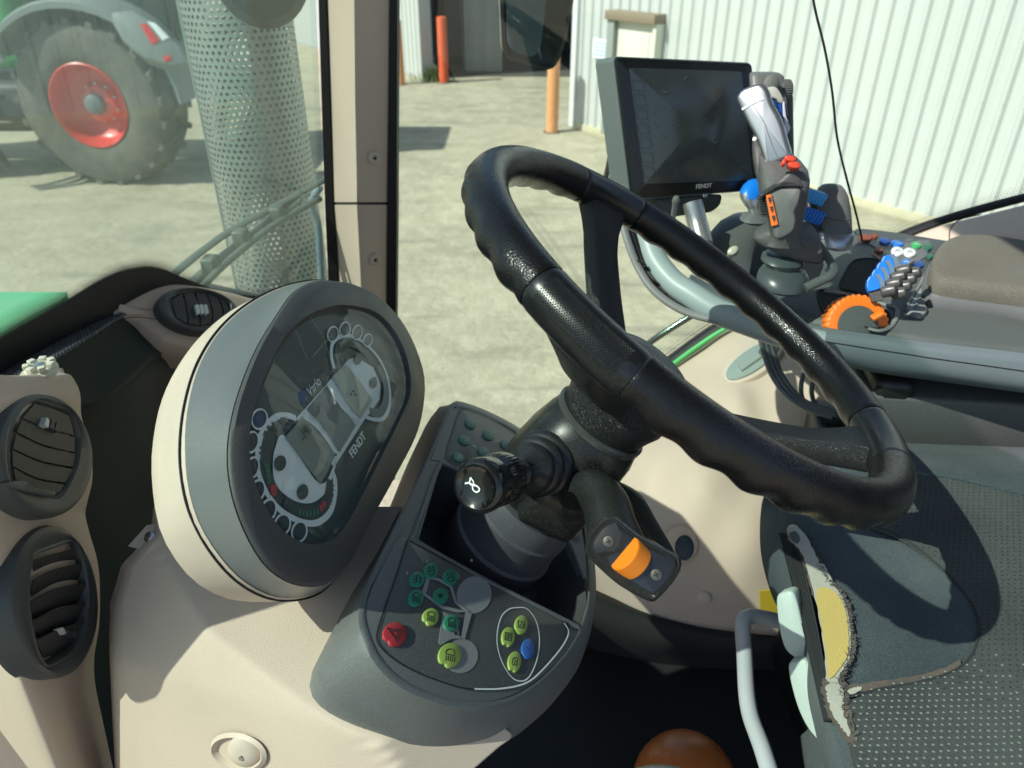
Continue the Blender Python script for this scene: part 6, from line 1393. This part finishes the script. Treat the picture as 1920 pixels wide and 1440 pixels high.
loft('collar', [[cc_+(p-cc_)*.55+cq.n*.020 for p in Pc], [cc_+(p-cc_)*.7+cq.n*.010 for p in Pc], [cc_+(p-cc_)*.88+cq.n*.003 for p in Pc], Pc, [p-cq.n*.005 for p in Pc], [cc_+(p-cc_)*.8-cq.n*.010 for p in Pc]], jm_, js, True, True, sharp=60)
stick('grip', [(292, 1425, 1490, .915), (300, 1424, 1500, .91), (316, 1424, 1512, .905), (335, 1424, 1516, .90), (355, 1424, 1514, .90), (380, 1430, 1511, .905), (405, 1436, 1506, .91), (425, 1442, 1503, .915), (440, 1444, 1500, .92), (450, 1440, 1503, .925), (456, 1432, 1510, .93)], jm_, js, .75, 40, 2.6)
stick('grip_shoulder', [(255, 1412, 1460, .955), (275, 1411, 1478, .95), (300, 1412, 1482, .945), (325, 1416, 1480, .94), (350, 1424, 1470, .93)], mat('joystick_dark', (.055, .055, .055), .5, dust=.1), js, .6)
stick('rear_spine', [(176, 1470, 1484, .97), (180, 1468, 1486, .97), (240, 1470, 1487, .97), (300, 1468, 1488, .96), (330, 1466, 1487, .95)], mat('spine_grey', (.10, .11, .105), .5), js, 1.2)
gq = Plane((-.35, -.85, .30), p=at(1470, 395, .865))
slab('front_plate', pxloop([(1436, 362), (1470, 350), (1500, 352), (1497, 380), (1490, 396), (1492, 415), (1484, 436), (1455, 448), (1446, 420), (1440, 395)], gq, 0, 60), gq, .012, mat('plate_grey', (.115, .12, .115), .5, bump=.3, bscale=900, dust=.2), js, .004)
slab('front_brow', pxloop([(1424, 366), (1440, 352), (1462, 338), (1480, 325), (1500, 335), (1504, 352), (1470, 346), (1440, 358), (1430, 372)], gq, .003, 60), gq.off(.003), .016, mat('brow_dark', (.035, .035, .036), .5), js, .003)
lbl = slab('orange_label', [gq.hit(x, y, .0035) for x, y in [(1436, 366), (1446, 364), (1459, 421), (1446, 424)]], gq.off(.0035), .003, mat('label_orange', (.88, .17, .02), .5), js, .0004)
for k in range(3):
    for j in range(2): ribbon('label_print', [(1440+k*3.6+j*1, 372+k*17+j*4), (1446+k*3.6+j*1, 371+k*17+j*4)], gq, .0016, ink, lbl, off=.0042, smooth=False)
    ribbon('label_print', [(1443+k*3.6, 370+k*17), (1444.5+k*3.6, 381+k*17)], gq, .0014, ink, lbl, off=.0044, smooth=False)
for k in range(8): box('side_rib', at(1427+k*.7, 370+k*4.6, .885), (.008, .010, .0018), greyd, js, bev=.0004)
hq_ = Plane((-.45, -.80, .35), p=at(1430, 235, .90))
hp_ = [(1380, 186), (1383, 175), (1392, 166), (1408, 159), (1426, 155), (1440, 166), (1449, 192), (1461, 214), (1470, 236), (1477, 262), (1484, 288), (1476, 298), (1458, 305), (1436, 312), (1430, 296), (1418, 262), (1404, 236), (1390, 208)]
Ph_ = pxloop(hp_, hq_, 0, 110)
slm = mat('joystick_silver', (.34, .36, .37), .30, metal=.9, bump=.08, bscale=1200, bdist=.0002)
hd_ = loft('silver_head', [inset(Ph_, hq_, .006), [p-hq_.n*.0006 for p in inset(Ph_, hq_, .003)], [p-hq_.n*.003 for p in inset(Ph_, hq_, .0006)], [p-hq_.n*.008 for p in Ph_], [p-hq_.n*.036 for p in inset(Ph_, hq_, .004)]], slm, js, True, True, sharp=60)
ribbon('head_seam', [(1401, 166), (1408, 188), (1414, 200), (1432, 228), (1440, 250), (1452, 282), (1462, 300)], hq_, .0008, greyd, hd_, off=.0006)
ribbon('head_step', [(1391, 205), (1410, 194), (1432, 184)], hq_, .0028, mat('bright_edge', (.8, .82, .82), .2, metal=.6), hd_, off=.0009)
for (x, y) in ((1415, 261), (1436, 305)): lathe('head_screw', [(.0028, 0), (.002, .0015), (.0005, .002)], hq_.hit(x, y, .0), hq_.n, mat('bright_screw', (.8, .8, .8), .2), hd_, 12)
dq = Plane((.15, -.9, .35), p=at(1445, 170, .935))
stick('thumb_pod', [(136, 1412, 1455, .96), (137, 1408, 1462, .96), (142, 1406, 1468, .96), (165, 1407, 1471, .96), (190, 1412, 1474, .955), (215, 1430, 1476, .955)], mat('pod_olive_grey', (.10, .11, .10), .45, dust=.2), js, .5, 32, 4)
lathe('pod_wheel', [(.006, -.008), (.013, -.006), (.0135, 0), (.013, .006), (.006, .008)], at(1471, 170, .962), (1, .1, .05), mat('wheel_grey', (.09, .095, .09), .5), js, 60, rmod=lambda a, h: 1+.03*math.cos(a*30))
lathe('pod_button', [(.010, 0), (.010, .004), (.007, .006), (.002, .0065)], at(1446, 157, .942), dq.n, mat('pod_button_grey', (.13, .14, .13), .35), js, 24)
crs = slab('cream_rocker', pxloop([(1434, 172), (1440, 164), (1455, 163), (1466, 178), (1469, 192), (1462, 192), (1456, 186), (1448, 184), (1442, 190), (1436, 186)], dq, .006, 50), dq.off(.006), .006, mat('cream_rocker', (.50, .50, .42), .4), js, .0015)
slab('red_button', pxloop(ell(1435, 173, 4, 9, -15), dq, .009, 20), dq.off(.009), .006, redp, js, .001)
slab('blue_strip', pxloop([(1447, 188), (1452, 184), (1462, 210), (1470, 235), (1476, 250), (1474, 256), (1462, 236), (1452, 212)], dq, .004, 40), dq.off(.004), .005, mat('navy', (.01, .05, .22), .35), js, .001)
slab('blue_strip', pxloop([(1462, 194), (1469, 190), (1467, 215), (1470, 238), (1464, 226)], dq, .005, 30), dq.off(.005), .005, MATS['navy'], js, .001)
slab('white_key', pxloop([(1468, 195), (1472, 192), (1474, 215), (1480, 232), (1482, 242), (1475, 252), (1472, 236)], dq, .006, 30), dq.off(.006), .006, mat('pale_lilac_key', (.52, .54, .62), .35), js, .001)
slab('silver_key', pxloop([(1452, 202), (1458, 204), (1470, 232), (1466, 236), (1456, 218)], dq, .008, 30), dq.off(.008), .004, slm, js, .001)
tube('head_wire', [at(1464, 246, .90), at(1474, 270, .90), at(1484, 294, .895)], .0014, silver, js)
rb = [((1483, 296), 11, 6, 10), ((1490, 308), 12, 7, 12), ((1471, 303), 4, 5, 0)]
for (c, a, b, r_) in rb:
    q = Plane((-.05, -.75, .65), p=at(c[0], c[1], .870)); slab('red_button', pxloop(ell(c[0], c[1], a, b, r_), q, 0, 24), q, .008, mat('joystick_red', (.55, .06, .03), .35), js, .0022)
tube('collar_loop', [at(1530, 452, .95), at(1548, 476, .94), at(1562, 500, .93), at(1560, 515, .92), at(1535, 528, .92), at(1510, 540, .92)], .006, acm, js, flat=.7)
slab('collar_sticker', pxloop([(1522, 452), (1528, 450), (1540, 468), (1538, 474), (1530, 468)], cq, .010, 16), cq.off(.010), .003, mat('faded_orange', (.50, .36, .26), .6), js)
# ============================================================ TOUCH MONITOR
mq_ = Plane((.30, -.92, .25), p=at(1300, 240, 1.0))
mt_ = thing('monitor', 'black framed touch screen monitor with grey casing mounted ahead of the joystick', 'monitor', at(1300, 370, 1.0))
def rq4(pts, pl, rad, off=0.0):      # rounded polygon on a plane
    P = [pl.hit(x, y, off) for x, y in pts]; out = []; k = len(P)
    for i in range(k):
        a, b, c = P[i-1], P[i], P[(i+1) % k]; u = (a-b).normalized()*rad; v = (c-b).normalized()*rad
        for t in (0, .25, .5, .75, 1): out.append(b+u*(1-t)**2+v*t**2)
    return out
fo = rq4([(1154, 107), (1410, 119), (1430, 354), (1186, 374)], mq_, .006)
fm = mat('monitor_frame_black', (.006, .007, .007), .3, dust=.1)
mcas = mat('monitor_casing_grey', (.13, .15, .145), .45, bump=.1, bscale=700)
fr_ = slab('frame', fo, mq_, .008, fm, mt_, .0015)
back_c = sum(fo, Vector())/len(fo)
loft('casing', [[p-mq_.n*.004 for p in inset(fo, mq_, -.0015)], [p-mq_.n*.030-Vector((.012, 0, 0)) for p in inset(fo, mq_, -.002)], [p-mq_.n*.045-Vector((.012, 0, 0)) for p in inset(fo, mq_, .006)]], mcas, mt_, True, True, sharp=40)
scr = rq4([(1180, 127), (1391, 134), (1412, 338), (1209, 345)], mq_, .003, .0008)
scm = mat('screen_glass', (.034, .041, .040), .22, var=.5, vscale=22, var_col=(.055, .062, .06), rvar=.09, spec=.8)
s_ = slab('screen', scr, mq_.off(.0008), .003, scm, fr_, .0003)
# icon column faintly visible on the dark screen
im_ = mat('screen_icon_faint', (.032, .040, .040), .3)
for k in range(7):
    y0 = 150+k*27; x0 = 1186+k*3.3
    ribbon('screen_icon', [(x0, y0), (x0+20, y0+1), (x0+23, y0+20), (x0+3, y0+20)], mq_, .0006, im_, s_, off=.0018, closed=True, smooth=False)
sm1 = mat('finger_smear', (.10, .11, .105), .6)
rs = random.Random(11)
for (x, y) in ((1230, 155), (1247, 168), (1262, 205), (1275, 190), (1225, 205), (1233, 228), (1252, 255), (1215, 240), (1288, 150), (1340, 262), (1270, 232), (1245, 195)):
    for k in range(3):
        a = rs.uniform(0, 3); r_ = rs.uniform(3, 7)
        ribbon('smear', [(x+r_*math.cos(a+t), y+r_*math.sin(a+t)) for t in (0, .6, 1.2, 1.8)], mq_, .0007, sm1, s_, off=.0020)
A = mq_.hit(1305, 354, .002); B = mq_.hit(1335, 351, .002)
text('maker_lettering', 'FENDT', A, B, mq_.n.cross(B-A), mat('monitor_letter_grey', (.30, .32, .30), .4), mt_, .0002, .02, .1)
mb = slab('mount_block', rq4([(1232, 372), (1356, 364), (1352, 385), (1336, 398), (1300, 402), (1240, 410)], mq_, .006, -.01), mq_.off(-.01), .05, mat('mount_dark', (.05, .055, .05), .5, dust=.2), mt_, .003)
lathe('mount_screw', [(.004, 0), (.004, .004), (.002, .005)], mq_.hit(1320, 366, -.008), mq_.n, steel, mb, 12)
lathe('clamp_lever', [(.0035, 0), (.0035, .02), (.005, .024), (.003, .03)], at(1262, 408, .96), (0, -.2, 1), silver, mt_, 12)
tube('mount_stem', [at(1298, 380, 1.03), at(1308, 420, 1.03), at(1318, 460, 1.02)], .014, silver, mt_)
box('side_flap', at(1148, 300, 1.03), (.012, .03, .065), black, mt_, Matrix.Rotation(.15, 3, 'Y'), bev=.006)
# ---- curved support arm with cable guide
sa = thing('support_arm', 'pale curved tube and dark cable guide carrying the monitor below the steering wheel rim', 'arm', at(1260, 520, .99))
tube('arm_tube', [at(1200, 400, 1.01), at(1214, 445, 1.0), at(1230, 490, .99), at(1262, 530, .975), at(1300, 556, .96), at(1345, 584, .945), at(1400, 604, .93), at(1470, 628, .92), at(1540, 646, .91)], .0165, mat('pale_tube', (.30, .36, .355), .4), sa, n=60, seg=24)
tube('guide_rail', [at(1168, 420, .99), at(1178, 455, .985), at(1196, 500, .98), at(1222, 540, .97), at(1258, 570, .96), at(1300, 590, .95), at(1360, 604, .935), at(1400, 612, .93)], .0055, mat('guide_grey', (.20, .20, .20), .5), sa, n=70, flat=.8)
tube('guide_channel', [at(1180, 415, 1.0), at(1190, 455, .995), at(1208, 495, .99), at(1236, 532, .98), at(1270, 562, .97), at(1310, 580, .96)], .0075, seal, sa, n=60, flat=.8)
for (x, y) in ((1203, 492), (1228, 528), (1255, 553)): box('guide_notch', at(x, y, .972), (.012, .006, .002), seal, sa, Matrix.Rotation(.5, 3, 'Y'))
stk = None
